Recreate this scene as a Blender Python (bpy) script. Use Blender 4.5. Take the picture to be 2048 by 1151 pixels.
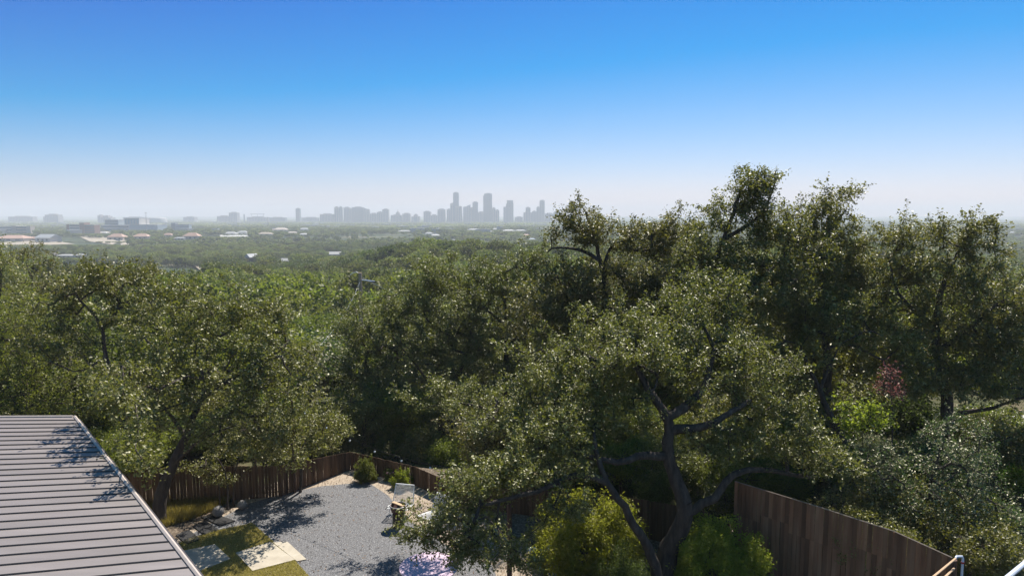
import bpy, math, random
import numpy as np
from mathutils import Vector

# ------------------------------------------------------------------ camera, sky, sun, exposure
SC = bpy.context.scene
for o in list(bpy.data.objects): bpy.data.objects.remove(o)
COL = SC.collection
R = math.radians
CAMZ, PITCH, FPX = 13.0, R(5.94), 1365.0
cam = bpy.data.cameras.new('camera'); cam.lens = 36*FPX/2048; cam.sensor_width = 36
cam.clip_start = 0.1; cam.clip_end = 40000
camo = bpy.data.objects.new('camera', cam); COL.objects.link(camo)
camo.location = (0, 0, CAMZ); camo.rotation_euler = (R(90)-PITCH, 0, 0)
SC.camera = camo

SUN_EL, SUN_AZ = R(55), R(24)          # azimuth measured clockwise from the viewing direction (+Y)
sd = Vector((math.sin(SUN_AZ)*math.cos(SUN_EL), math.cos(SUN_AZ)*math.cos(SUN_EL), math.sin(SUN_EL)))
sl = bpy.data.lights.new('sun', 'SUN'); sl.energy = 5.0; sl.angle = R(0.5); sl.color = (1, .95, .86)
so = bpy.data.objects.new('sun', sl); COL.objects.link(so)
so.rotation_euler = sd.to_track_quat('Z', 'Y').to_euler(); so.location = (0, 0, 60)

W = bpy.data.worlds.new('World'); SC.world = W; W.use_nodes = True
nt = W.node_tree; nt.nodes.clear()
sky = nt.nodes.new('ShaderNodeTexSky'); sky.sky_type = 'NISHITA'; sky.sun_disc = False
sky.sun_elevation = SUN_EL; sky.sun_rotation = SUN_AZ
sky.altitude = 250; sky.air_density = 1.0; sky.dust_density = 0.3; sky.ozone_density = 3.0
bg = nt.nodes.new('ShaderNodeBackground'); bg.inputs[1].default_value = 0.086
wo = nt.nodes.new('ShaderNodeOutputWorld')
gr = nt.nodes.new('ShaderNodeVectorMath'); gr.operation = 'MULTIPLY_ADD'      # polarised, deeper blue: an even contrast grade over the whole sky
gr.inputs[1].default_value = (1.25, .87, .80); gr.inputs[2].default_value = (-4.1, -1.95, 0)
mxv = nt.nodes.new('ShaderNodeVectorMath'); mxv.operation = 'MAXIMUM'; mxv.inputs[1].default_value = (.0, 1.0, .3)
nt.links.new(sky.outputs[0], gr.inputs[0]); nt.links.new(gr.outputs[0], mxv.inputs[0])
nt.links.new(mxv.outputs[0], bg.inputs[0]); nt.links.new(bg.outputs[0], wo.inputs[0])
vs = SC.view_settings; vs.view_transform = 'Standard'; vs.look = 'None'; vs.exposure = 0.78; vs.gamma = 1; vs.use_curve_mapping = False
SC.cycles.max_bounces = 6; SC.cycles.diffuse_bounces = 2; SC.cycles.glossy_bounces = 2; SC.cycles.transmission_bounces = 3
SC.cycles.volume_bounces = 1; SC.cycles.transparent_max_bounces = 4; SC.cycles.sample_clamp_indirect = 4

# ------------------------------------------------------------------ helpers
FW = np.array([0, math.cos(PITCH), -math.sin(PITCH)]); UP = np.array([0, math.sin(PITCH), math.cos(PITCH)])
def ray(px, py): return FW + np.array([(px-1024)/FPX, 0, 0]) + UP*(-(py-575.5)/FPX)
CAM = np.array([0, 0, CAMZ])
def P(px, py, Y):                       # point seen at a photo pixel, at forward distance Y
    d = ray(px, py); return CAM + d*(Y/d[1])
def G(px, py, z=0.0):                   # point seen at a photo pixel, on the level z
    d = ray(px, py); return CAM + d*((z-CAMZ)/d[2])

def ss(a, b, x): t = np.clip((x-a)/(b-a), 0, 1); return t*t*(3-2*t)
_y = [0, 33, 60, 100, 200, 400, 800, 1100, 1500, 6000, 8800, 9700, 20000]
_h = [0, 0, -5.5, -10, -15, -25, -38, -36, -29, -27, -22, 8, 8]
def H(x, y):
    x = np.asarray(x, float); y = np.asarray(y, float)
    r = np.where(y > 33, y, 33)
    right = ss(14, 26, x)*(1-ss(70, 110, x))           # the neighbour's level lot goes on further to the right
    r2 = np.where(r < 90, 33+(r-33)*(1-0.85*right*(1-ss(55, 90, r))), r)
    h = np.interp(r2, _y, _h)
    az = x/np.maximum(r, 1)
    ridge = ss(60, 160, r)*ss(-0.32, -0.1, az)*(1-ss(0.5, .8, az))
    h = h + ridge*12.0*np.exp(-((r-390)/150.)**2)
    n = np.sin(x*0.011+1.3)*np.cos(y*0.009+.4)+.6*np.sin(x*.027+y*.019)+.4*np.sin(x*.006-y*.031+2)
    h = h + n*1.6*ss(90, 260, r)*(1-.5*ss(900, 2500, r))
    h = h + ss(7000, 9500, r)*3.0*(np.sin(az*9+1)+.6*np.sin(az*23)+.3*np.sin(az*61))
    b = np.where(y < 33, -y, 0)
    return h
def Gt(px, py, lo=60, hi=9000):         # point seen at a photo pixel, on the terrain
    d = ray(px, py); ts = np.geomspace(lo, hi, 3000)
    X = CAM[None]+d[None]*ts[:, None]
    k = np.argmax(X[:, 2] < H(X[:, 0], X[:, 1]))
    return X[k]

def tag(o, label=None, cat=None, group=None, kind=None):
    if label: o['label'] = label
    if cat: o['category'] = cat
    if group: o['group'] = group
    if kind: o['kind'] = kind
    return o
def link(o, parent=None):
    COL.objects.link(o)
    if parent is not None: o.parent = parent
    return o
def empty(name, loc, label=None, cat=None, group=None, rz=0):
    o = bpy.data.objects.new(name, None); o.location = tuple(loc); o.rotation_euler = (0, 0, rz); o.empty_display_size = .2
    link(o); return tag(o, label, cat, group)
def mesh_np(name, V, Fs, mats, smooth=False, matidx=None):
    """V (n,3); Fs list of (m,k) int arrays"""
    me = bpy.data.meshes.new(name)
    V = np.asarray(V, np.float32)
    me.vertices.add(len(V)); me.vertices.foreach_set('co', V.ravel())
    loops = np.concatenate([f.ravel() for f in Fs]).astype(np.int32)
    tot = np.concatenate([np.full(len(f), f.shape[1]) for f in Fs]).astype(np.int32)
    st = np.concatenate([[0], np.cumsum(tot)[:-1]]).astype(np.int32)
    me.loops.add(len(loops)); me.loops.foreach_set('vertex_index', loops)
    me.polygons.add(len(tot)); me.polygons.foreach_set('loop_start', st); me.polygons.foreach_set('loop_total', tot)
    if smooth: me.polygons.foreach_set('use_smooth', np.ones(len(tot), bool))
    for m in (mats if isinstance(mats, (list, tuple)) else [mats]): me.materials.append(m)
    if matidx is not None: me.polygons.foreach_set('material_index', np.asarray(matidx, np.int32))
    me.update(calc_edges=True)
    return me
def obj(name, me, parent=None, loc=(0, 0, 0), rz=0):
    o = bpy.data.objects.new(name, me); o.location = tuple(loc); o.rotation_euler = (0, 0, rz)
    return link(o, parent)

class MB:
    """collects shapes, builds ONE mesh object"""
    def __init__(s): s.v = []; s.f = []
    def add(s, vs, fs):
        b = len(s.v); s.v += [tuple(map(float, v)) for v in vs]; s.f += [tuple(i+b for i in f) for f in fs]; return s
    def box(s, c, d, rz=0, bev=0.0):
        cx, cy, cz = c; x, y, z = d[0]/2, d[1]/2, d[2]/2; co, si = math.cos(rz), math.sin(rz)
        if bev <= 0:
            pts = [(-x,-y,-z),(x,-y,-z),(x,y,-z),(-x,y,-z),(-x,-y,z),(x,-y,z),(x,y,z),(-x,y,z)]
            fs = [(0,3,2,1),(4,5,6,7),(0,1,5,4),(1,2,6,5),(2,3,7,6),(3,0,4,7)]
        else:
            b = bev
            pts = [(-x,-y,-z),(x,-y,-z),(x,y,-z),(-x,y,-z),(-x,-y,z-b),(x,-y,z-b),(x,y,z-b),(-x,y,z-b),
                   (-x+b,-y+b,z),(x-b,-y+b,z),(x-b,y-b,z),(-x+b,y-b,z)]
            fs = [(0,3,2,1),(0,1,5,4),(1,2,6,5),(2,3,7,6),(3,0,4,7),(4,5,9,8),(5,6,10,9),(6,7,11,10),(7,4,8,11),(8,9,10,11)]
        return s.add([(cx+px*co-py*si, cy+px*si+py*co, cz+pz) for px, py, pz in pts], fs)
    def tube(s, pts, rad, n=8, cap=True):
        pts = [Vector(p) for p in pts]; rads = rad if isinstance(rad, (list, tuple)) else [rad]*len(pts)
        vs = []; up = Vector((0, 0, 1)); prev = None
        for i, p in enumerate(pts):
            t = (pts[min(i+1, len(pts)-1)]-pts[max(i-1, 0)]).normalized()
            a = prev if prev is not None else (up if abs(t.z) < .9 else Vector((1, 0, 0)))
            u = (a - t*a.dot(t)).normalized(); w = t.cross(u); prev = u
            for k in range(n):
                g = 2*math.pi*k/n; vs.append(p+(u*math.cos(g)+w*math.sin(g))*rads[i])
        fs = [(i*n+k, i*n+(k+1) % n, (i+1)*n+(k+1) % n, (i+1)*n+k) for i in range(len(pts)-1) for k in range(n)]
        if cap: fs += [tuple(range(n-1, -1, -1)), tuple((len(pts)-1)*n+k for k in range(n))]
        return s.add(vs, fs)
    def lathe(s, prof, c=(0, 0, 0), n=24):
        vs = [(c[0]+r*math.cos(2*math.pi*k/n), c[1]+r*math.sin(2*math.pi*k/n), c[2]+z) for r, z in prof for k in range(n)]
        fs = [(i*n+k, i*n+(k+1) % n, (i+1)*n+(k+1) % n, (i+1)*n+k) for i in range(len(prof)-1) for k in range(n)]
        return s.add(vs, fs)
    def prism(s, poly, z0, z1):
        n = len(poly); vs = [(x, y, z0) for x, y in poly]+[(x, y, z1) for x, y in poly]
        return s.add(vs, [tuple(range(n-1, -1, -1)), tuple(range(n, 2*n))]+[(k, (k+1) % n, n+(k+1) % n, n+k) for k in range(n)])
    def mesh(s, name, mat, smooth=False):
        me = bpy.data.meshes.new(name); me.from_pydata(s.v, [], s.f); me.materials.append(mat)
        if smooth: me.polygons.foreach_set('use_smooth', [True]*len(me.polygons))
        me.update(); return me
    def build(s, name, mat, parent=None, loc=(0, 0, 0), rz=0, smooth=False):
        return obj(name, s.mesh(name, mat, smooth), parent, loc, rz)

# ------------------------------------------------------------------ materials
def newmat(name):
    m = bpy.data.materials.new(name); m.use_nodes = True; t = m.node_tree; b = t.nodes['Principled BSDF']; return m, t, b
def nd(t, typ, **kw):
    n = t.nodes.new(typ)
    for k, v in kw.items():
        if k in n.inputs: n.inputs[k].default_value = v
        else: setattr(n, k, v)
    return n
def ramp(t, fac, stops):
    r = t.nodes.new('ShaderNodeValToRGB'); cr = r.color_ramp
    while len(cr.elements) < len(stops): cr.elements.new(.5)
    for e, (p, c) in zip(cr.elements, stops): e.position = p; e.color = (*c, 1)
    t.links.new(fac, r.inputs[0]); return r.outputs[0]
def coords(t, scale=(1, 1, 1), world=False):
    c = t.nodes.new('ShaderNodeTexCoord'); mp = nd(t, 'ShaderNodeMapping'); mp.inputs['Scale'].default_value = scale
    if world:
        g = t.nodes.new('ShaderNodeNewGeometry'); t.links.new(g.outputs['Position'], mp.inputs[0])
    else: t.links.new(c.outputs['Object'], mp.inputs[0])
    return mp.outputs[0]
def noisemat(name, stops, scale=5, rough=.8, detail=6, bump=0.0, bscale=None, aniso=(1, 1, 1), world=True, spec=.3, dist=.02, metal=0, perobj=0.0):
    m, t, b = newmat(name); v = coords(t, aniso, world)
    n = nd(t, 'ShaderNodeTexNoise'); n.inputs['Scale'].default_value = scale; n.inputs['Detail'].default_value = detail; n.inputs['Roughness'].default_value = .62
    t.links.new(v, n.inputs['Vector']); col = ramp(t, n.outputs[0], stops)
    if perobj:
        oi = t.nodes.new('ShaderNodeObjectInfo'); h = nd(t, 'ShaderNodeHueSaturation')
        mr = nd(t, 'ShaderNodeMapRange'); mr.inputs[3].default_value = 1-perobj; mr.inputs[4].default_value = 1+perobj
        t.links.new(oi.outputs['Random'], mr.inputs[0]); t.links.new(mr.outputs[0], h.inputs['Value']); t.links.new(col, h.inputs['Color']); col = h.outputs[0]
    t.links.new(col, b.inputs['Base Color'])
    b.inputs['Roughness'].default_value = rough; b.inputs['Specular IOR Level'].default_value = spec; b.inputs['Metallic'].default_value = metal
    if bump:
        n2 = nd(t, 'ShaderNodeTexNoise'); n2.inputs['Scale'].default_value = bscale or scale*3; n2.inputs['Detail'].default_value = 4
        t.links.new(v, n2.inputs['Vector']); bp = nd(t, 'ShaderNodeBump'); bp.inputs['Strength'].default_value = bump; bp.inputs['Distance'].default_value = dist
        t.links.new(n2.outputs[0], bp.inputs['Height']); t.links.new(bp.outputs[0], b.inputs['Normal'])
    return m
def plain(name, c, rough=.6, metal=0, spec=.4):
    c = tuple(c); return noisemat(name, [(.3, tuple(x*.9 for x in c)), (.7, tuple(min(1, x*1.08) for x in c))], 3, rough, metal=metal, spec=spec, world=False)

def leafmat(name, stops, trans=(.10, .17, .02), tw=.28, rough=.38, spec=.5, hue=.03, val=.25):
    """leaves differ one by one (random per leaf) and tree by tree (random per object)"""
    m, t, b = newmat(name)
    g = t.nodes.new('ShaderNodeNewGeometry'); col = ramp(t, g.outputs['Random Per Island'], stops)
    oi = t.nodes.new('ShaderNodeObjectInfo')
    h = nd(t, 'ShaderNodeHueSaturation')
    a = nd(t, 'ShaderNodeMapRange'); a.inputs[3].default_value = .5-hue; a.inputs[4].default_value = .5+hue
    c = nd(t, 'ShaderNodeMapRange'); c.inputs[3].default_value = 1-val; c.inputs[4].default_value = 1+val
    mul = nd(t, 'ShaderNodeMath', operation='MULTIPLY'); mul.inputs[1].default_value = 7.31
    fr = nd(t, 'ShaderNodeMath', operation='FRACT')
    t.links.new(oi.outputs['Random'], a.inputs[0]); t.links.new(oi.outputs['Random'], mul.inputs[0]); t.links.new(mul.outputs[0], fr.inputs[0]); t.links.new(fr.outputs[0], c.inputs[0])
    t.links.new(a.outputs[0], h.inputs['Hue']); t.links.new(c.outputs[0], h.inputs['Value']); t.links.new(col, h.inputs['Color'])
    t.links.new(h.outputs[0], b.inputs['Base Color'])
    b.inputs['Roughness'].default_value = rough; b.inputs['Specular IOR Level'].default_value = spec; b.inputs['Specular Tint'].default_value = (1, .96, .80, 1)
    tr = nd(t, 'ShaderNodeBsdfTranslucent')
    h2 = nd(t, 'ShaderNodeHueSaturation'); h2.inputs['Color'].default_value = (*trans, 1)
    t.links.new(c.outputs[0], h2.inputs['Value']); t.links.new(a.outputs[0], h2.inputs['Hue']); t.links.new(h2.outputs[0], tr.inputs[0])
    mx = nd(t, 'ShaderNodeMixShader'); mx.inputs[0].default_value = tw
    out = t.nodes['Material Output']
    t.links.new(b.outputs[0], mx.inputs[1]); t.links.new(tr.outputs[0], mx.inputs[2]); t.links.new(mx.outputs[0], out.inputs[0])
    return m

M = {}
M['oak'] = leafmat('oak_leaf', [(0, (.056, .058, .012)), (.45, (.118, .120, .026)), (.8, (.185, .175, .05)), (1, (.35, .31, .13))], tw=.31, rough=.47, spec=.8, trans=(.26, .27, .03), hue=.015)
M['oak_grey'] = leafmat('grey_oak_leaf', [(0, (.095, .088, .036)), (.5, (.165, .152, .07)), (1, (.28, .25, .13))], tw=.25, rough=.47, spec=.8, hue=.015)
M['bright'] = leafmat('bright_leaf', [(0, (.060, .082, .012)), (.5, (.11, .135, .020)), (1, (.20, .205, .04))], trans=(.25, .30, .03), tw=.4, rough=.5, spec=.45, hue=.012)
M['shrub'] = leafmat('shrub_leaf', [(0, (.09, .12, .012)), (.5, (.17, .20, .022)), (1, (.30, .31, .045))], trans=(.36, .46, .035), tw=.42, rough=.5, spec=.4)
M['lime'] = leafmat('lime_leaf', [(0, (.09, .13, .012)), (.6, (.15, .20, .02)), (1, (.26, .28, .04))], trans=(.42, .5, .04), tw=.45, rough=.5, spec=.35)
M['juniper'] = leafmat('juniper_leaf', [(0, (.04, .055, .014)), (.6, (.08, .098, .024)), (1, (.14, .15, .045))], trans=(.18, .24, .03), tw=.3, rough=.6, spec=.3, hue=.012)
M['far'] = leafmat('far_leaf', [(0, (.075, .088, .022)), (.5, (.155, .168, .048)), (.9, (.23, .235, .075)), (1, (.31, .27, .11))], trans=(.22, .26, .04), tw=.35, rough=.6, spec=.3, hue=.018, val=.45)
M['red_leaf'] = leafmat('red_blossom', [(0, (.24, .11, .07)), (1, (.40, .22, .15))], trans=(.4, .16, .12), tw=.3, rough=.6)
M['bark'] = noisemat('bark', [(.3, (.03, .024, .02)), (.6, (.085, .066, .053)), (.8, (.18, .155, .13))], 6, .9, bump=.8, bscale=14, aniso=(1, 1, .25), dist=.05)
M['twig'] = noisemat('twig', [(.3, (.035, .028, .024)), (.7, (.10, .085, .075))], 6, .9)

# ------------------------------------------------------------------ trees
def frustums(A, B, ra, rb, n):
    D = B-A; L = np.linalg.norm(D, axis=1, keepdims=True)+1e-9; D = D/L
    ref = np.where(np.abs(D[:, 2:3]) < .9, np.array([[0, 0, 1.]]), np.array([[1., 0, 0]]))
    U = np.cross(D, ref); U /= np.linalg.norm(U, axis=1, keepdims=True)+1e-9; Wv = np.cross(D, U)
    k = np.arange(n)*2*np.pi/n; c, s = np.cos(k), np.sin(k)
    ring = U[:, None]*c[None, :, None]+Wv[:, None]*s[None, :, None]
    V = np.concatenate([A[:, None]+ring*ra[:, None, None], B[:, None]+ring*rb[:, None, None]], 1).reshape(-1, 3)
    b = (np.arange(len(A))*2*n)[:, None, None]; i = np.arange(n); j = (i+1) % n
    F = (np.stack([i, j, n+j, n+i], 1)[None]+b).reshape(-1, 4)
    return V, F
def leaves(C, size, rng, up=.8, ratio=.56, fold=.12):
    n = len(C); N = rng.normal(size=(n, 3)); N /= np.linalg.norm(N, axis=1, keepdims=True); N[:, 2] += up
    N /= np.linalg.norm(N, axis=1, keepdims=True)+1e-9
    A = np.cross(N, rng.normal(size=(n, 3))); A /= np.linalg.norm(A, axis=1, keepdims=True)+1e-9; B = np.cross(N, A)
    L = size*(.5+.95*rng.random((n, 1))); Wd = L*ratio*(.8+.4*rng.random((n, 1)))
    V = np.stack([C-A*L/2, C+B*Wd/2+N*L*fold+A*L*.08, C+A*L/2, C-B*Wd/2+N*L*fold+A*L*.08], 1).reshape(-1, 3)
    b = (np.arange(n)*4)[:, None]
    F = np.concatenate([np.array([[0, 1, 2]])+b, np.array([[0, 2, 3]])+b])
    return V, F
def resample(pts, step):
    pts = np.asarray(pts, float); out = [pts[0]]; prm = [0.]
    seg = np.linalg.norm(np.diff(pts, axis=0), axis=1); cum = np.concatenate([[0], np.cumsum(seg)])
    n = max(2, int(cum[-1]/step)+1); s = np.linspace(0, cum[-1], n)
    # smooth (Catmull-Rom)
    res = []
    for q in s:
        i = min(np.searchsorted(cum, q, side='right')-1, len(pts)-2); t = (q-cum[i])/max(seg[i], 1e-6)
        p0 = pts[max(i-1, 0)]; p1 = pts[i]; p2 = pts[i+1]; p3 = pts[min(i+2, len(pts)-1)]
        res.append(.5*((2*p1)+(-p0+p2)*t+(2*p0-5*p1+4*p2-p3)*t*t+(-p0+3*p1-3*p2+p3)*t**3))
    return np.array(res), s/cum[-1]
def grow_tree(stems, lobes, seed, clump_r=.42, dens=1.0, nleaf=120, leaf=.08, step=.4, bare=.0, up=.9, thin=1.0, ratio=.56, spray=.0):
    """stems: [(points, r0, r1)], lobes: [(centre, (rx,ry,rz))]; returns trunk (V,F) and crown leaf (V,F) in world coordinates"""
    rng = np.random.default_rng(seed)
    nodes = []; par = []; rad = []
    for pts, r0, r1 in stems:
        q, t = resample(pts, .35); q[1:] += rng.normal(size=q[1:].shape)*r1*.35
        base = len(nodes); start = -1
        if nodes:
            d = np.linalg.norm(np.array(nodes)-q[0], axis=1); j = int(d.argmin())
            if d[j] < 1.0: start = j
        for i, p in enumerate(q):
            nodes.append(p); par.append(start if i == 0 else base+i-1); rad.append(r0+(r1-r0)*t[i]**.8)
    ns = len(nodes); stemR = np.array(rad)
    T = []
    for c, r in lobes:
        c = np.asarray(c, float); r = np.asarray(r, float)
        vol = 4.19*r[0]*r[1]*r[2]; n = int((dens*vol**.88*3.3+4)/(clump_r/.42)**2.2)
        d = rng.normal(size=(n, 3)); d /= np.linalg.norm(d, axis=1, keepdims=True); d[:, 2] += .18
        rr = (.38+.66*rng.random((n, 1))**.7)
        bump = 1+.16*np.sin(d[:, 0:1]*5+seed)+.16*np.cos(d[:, 2:3]*6+d[:, 1:2]*5+seed*2)
        T.append(c+d*rr*r*bump)
    T = np.concatenate(T)
    S = np.array(nodes); dd = np.array([np.min(np.linalg.norm(S-t, axis=1)) for t in T]); T = T[np.argsort(dd)]
    cap = ns+len(T)*14; N = np.zeros((cap, 3)); N[:ns] = S; n = ns; par = par+[0]*(cap-ns); tips = []; tdir = []
    for t in T:
        d = np.linalg.norm(N[:n]-t, axis=1)+ (np.arange(n) < ns*.25)*1.5
        j = int(d.argmin()); a = N[j]; L = np.linalg.norm(t-a); k = max(1, min(12, int(L/step)))
        mid = (rng.normal(size=3)*.16*L); mid[2] += .05*L; prev = j
        for i in range(1, k+1):
            u = i/k; p = a+(t-a)*u+mid*math.sin(math.pi*u)+(rng.normal(size=3)*.04 if i < k else 0)
            N[n] = p; par[n] = prev; prev = n; n += 1
        tips.append(n-1); v = t-N[par[n-1]]; tdir.append(v/(np.linalg.norm(v)+1e-6))
    N = N[:n]; par = np.array(par[:n]); cnt = np.zeros(n); cnt[tips] = 1
    for i in range(n-1, ns-1, -1): cnt[par[i]] += cnt[i]
    r = np.zeros(n); r[ns:] = .011*thin*np.maximum(cnt[ns:], 1)**.47; r[:ns] = stemR; r[ns:] = np.minimum(r[ns:], .16)
    # branch prisms
    e = np.arange(n); e = e[par[e] >= 0]; pr = par[e]
    isst = e < ns
    Vs, Fs = [], []
    ra = np.where(isst, r[pr], np.minimum(r[pr], r[e]*1.35))
    for sel, sides in ((isst, 9), (~isst & (r[e] > .03), 5), (~isst & (r[e] <= .03), 3)):
        if sel.any():
            ee = e[sel]; a = N[par[ee]]; b = N[ee]; ext = (b-a)*.06
            V, F = frustums(a-ext, b+ext, ra[sel], r[ee], sides); Fs.append(F+sum(map(len, Vs))); Vs.append(V)
    tips = np.array(tips); keep = rng.random(len(tips)) >= bare; tips = tips[keep]; td = np.array(tdir)[keep]
    # leaves: around tips, elongated along the twig
    m = rng.poisson(nleaf, len(tips)); idx = np.repeat(np.arange(len(tips)), m)
    cs = clump_r*(.6+.8*rng.random(len(tips)))
    off = rng.normal(size=(len(idx), 3)); off /= np.linalg.norm(off, axis=1, keepdims=True)+1e-9
    off *= (rng.random((len(idx), 1))**.5)*cs[idx][:, None]*1.05; off[:, 2] *= .75
    along = rng.uniform(-1, 1, size=(len(idx), 1))*cs[idx][:, None]*.45
    C = N[tips][idx]+off+td[idx]*along
    # fine leafy shoots that leave the clump and roughen the outline
    if spray > 0 and len(tips):
        ks = 3; si = np.repeat(np.arange(len(tips)), ks); sdr = td[si]*.7+rng.normal(size=(len(si), 3))*.75+[0, 0, .45]; sdr /= np.linalg.norm(sdr, axis=1, keepdims=True)
        sl_ = (clump_r*(1.0+1.1*rng.random(len(si))))[:, None]; A_ = N[tips][si]; B_ = A_+sdr*sl_
        V, F = frustums(A_, B_, np.full(len(si), .008*thin), np.full(len(si), .003), 3); Fs.append(F+sum(map(len, Vs))); Vs.append(V)
        pk = np.where(rng.random(len(idx)) < .38)[0]; wh = idx[pk]*ks+rng.integers(0, ks, len(pk)); tt = .25+.8*rng.random((len(pk), 1))**.8
        C[pk] = A_[wh]+sdr[wh]*sl_[wh]*tt+rng.normal(size=(len(pk), 3))*leaf*.55
    LV, LF = leaves(C, leaf, rng, up, ratio)
    return (np.concatenate(Vs), Fs), (LV, LF)

TRIS = [0]
def place_tree(name, base, stems, lobes, seed, label, leafm='oak', barkm='bark', cat='tree', group=None, part='crown', **kw):
    (tv, tf), (lv, lf) = grow_tree(stems, lobes, seed, **kw)
    base = np.asarray(base, float); root = empty(name, base, label, cat, group)
    obj('trunk', mesh_np('trunk', tv-base, tf, M[barkm], smooth=True), root)
    obj(part, mesh_np(part, lv-base, [lf], M[leafm]), root)
    TRIS[0] += len(lf)+sum(len(f)*2 for f in tf)
    return root
def L(px, py, Y, wx, wy, dy=None):       # a crown lobe: where its middle stands, how wide and high
    c = P(px, py, Y); s = Y/FPX*1.02
    return (c, (wx*s, (dy if dy else (wx+wy)/2*s), wy*s))
def S(pts, r0, r1): return ([P(x, y, Y) for x, y, Y in pts], r0, r1)

# ------------------------------------------------------------------ terrain (one sheet to the horizon)
na = 360; rings = np.concatenate([[2, 5, 9], np.geomspace(14, 9800, 130)])
th = np.arange(na)*2*np.pi/na
X = rings[:, None]*np.sin(th)[None]; Y = rings[:, None]*np.cos(th)[None]
Z = H(X, Y)
V = np.stack([X, Y, Z], -1).reshape(-1, 3); V = np.concatenate([V, [[0, 0, 0]]])
i = np.arange(len(rings)-1)[:, None]; j = np.arange(na)[None]; j2 = (j+1) % na
F = np.stack([i*na+j, (i+1)*na+j, (i+1)*na+j2, i*na+j2], -1).reshape(-1, 4)[:, ::-1]
T3 = np.stack([np.full(na, len(V)-1), np.arange(na), (np.arange(na)+1) % na], 1)[:, ::-1]
V[:, 2] -= .012
M['ground'] = noisemat('ground_soil', [(.25, (.028, .03, .014)), (.45, (.06, .058, .026)), (.6, (.11, .095, .05)), (.8, (.17, .14, .09))], .35, .95, bump=.6, bscale=9, dist=.05, detail=10)
def terrainmat():
    m, t, b = newmat('terrain_ground'); v = coords(t, (1, 1, 1), True)
    n = nd(t, 'ShaderNodeTexNoise'); n.inputs['Scale'].default_value = .4; n.inputs['Detail'].default_value = 9; t.links.new(v, n.inputs[0])
    c1 = ramp(t, n.outputs[0], [(.3, (.03, .036, .015)), (.5, (.055, .06, .026)), (.66, (.12, .10, .06))])
    n2 = nd(t, 'ShaderNodeTexNoise'); n2.inputs['Scale'].default_value = .012; n2.inputs['Detail'].default_value = 8; t.links.new(v, n2.inputs[0])
    c2 = ramp(t, n2.outputs[0], [(.35, (.03, .045, .02)), (.58, (.05, .065, .03)), (.66, (.16, .14, .09))])
    sp = t.nodes.new('ShaderNodeSeparateXYZ'); t.links.new(v, sp.inputs[0])
    mr = nd(t, 'ShaderNodeMapRange'); mr.inputs[1].default_value = 80; mr.inputs[2].default_value = 300; t.links.new(sp.outputs[1], mr.inputs[0])
    mx = nd(t, 'ShaderNodeMix', data_type='RGBA'); t.links.new(mr.outputs[0], mx.inputs[0]); t.links.new(c1, mx.inputs[6]); t.links.new(c2, mx.inputs[7])
    t.links.new(mx.outputs[2], b.inputs['Base Color']); b.inputs['Roughness'].default_value = .95; b.inputs['Specular IOR Level'].default_value = .1
    return m
obj('ground', mesh_np('ground', V, [F, T3], terrainmat(), smooth=True))['kind'] = 'structure'

# ------------------------------------------------------------------ the yard
def poly_px(pts, z=0): return [tuple(G(x, y, z)[:2]) for x, y in pts]
def smooth_poly(p, k=6):
    p = np.array(p); n = len(p); out = []
    for i in range(n):
        p0, p1, p2, p3 = p[i-1], p[i], p[(i+1) % n], p[(i+2) % n]
        for u in np.arange(k)/k: out.append(.5*((2*p1)+(-p0+p2)*u+(2*p0-5*p1+4*p2-p3)*u*u+(-p0+3*p1-3*p2+p3)*u**3))
    return [tuple(q) for q in out]
def sheet(name, poly, z, mat, thick=.0):
    mb = MB()
    if thick: mb.prism(poly, z-thick, z)
    else: mb.add([(x, y, z) for x, y in poly], [tuple(range(len(poly)))])
    o = mb.build(name, mat); o['kind'] = 'structure'; return o
def area(p): return .5*sum(p[i-1][0]*p[i][1]-p[i][0]*p[i-1][1] for i in range(len(p)))
def ccw(p): return p if area(p) > 0 else p[::-1]
M['mulch'] = noisemat('mulch', [(.3, (.05, .035, .025)), (.5, (.12, .09, .065)), (.7, (.30, .24, .18))], 9, .95, bump=.7, bscale=30, dist=.03)
M['beige'] = noisemat('beige_gravel', [(.28, (.18, .135, .10)), (.45, (.35, .28, .21)), (.7, (.50, .42, .33))], 26, .95, bump=.9, bscale=45, dist=.03)
M['dark'] = noisemat('grey_gravel', [(.3, (.045, .044, .046)), (.45, (.125, .122, .125)), (.58, (.195, .19, .192)), (.72, (.42, .41, .41))], 22, .9, bump=1, bscale=32, dist=.035, detail=3)
M['turf'] = noisemat('turf', [(.3, (.14, .11, .04)), (.55, (.24, .19, .075)), (.75, (.34, .28, .13))], 3, .95, bump=.5, bscale=60)
M['slab'] = noisemat('limestone_slab', [(.3, (.36, .31, .24)), (.6, (.44, .39, .31)), (.8, (.50, .44, .37))], 2.2, .85, bump=.15, bscale=50, dist=.004)
mul = poly_px([(150, 1120), (200, 985), (560, 965), (700, 930), (930, 945), (1100, 1000), (1500, 1060), (1620, 1200), (1500, 1500), (700, 1600), (420, 1300)])
sheet('garden_soil', ccw(smooth_poly(mul)), 0.0, M['mulch'])
beige = poly_px([(250, 1180), (330, 1095), (395, 1050), (470, 1008), (540, 968), (620, 944), (700, 936), (770, 944), (850, 968), (930, 1012), (1000, 1062), (1070, 1093), (1117, 1135), (1130, 1200), (1080, 1330), (900, 1420), (500, 1420), (300, 1300)])
beige_o = sheet('beige_gravel_ground', ccw(smooth_poly(beige)), .004, M['beige'])
dark = poly_px([(330, 1110), (385, 1066), (440, 1036), (500, 1006), (560, 988), (640, 972), (735, 963), (776, 990), (822, 1042), (900, 1095), (985, 1130), (1010, 1200), (960, 1300), (760, 1380), (560, 1380), (420, 1290)])
sheet('grey_gravel_ground', ccw(dark), .008, M['dark'])
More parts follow.
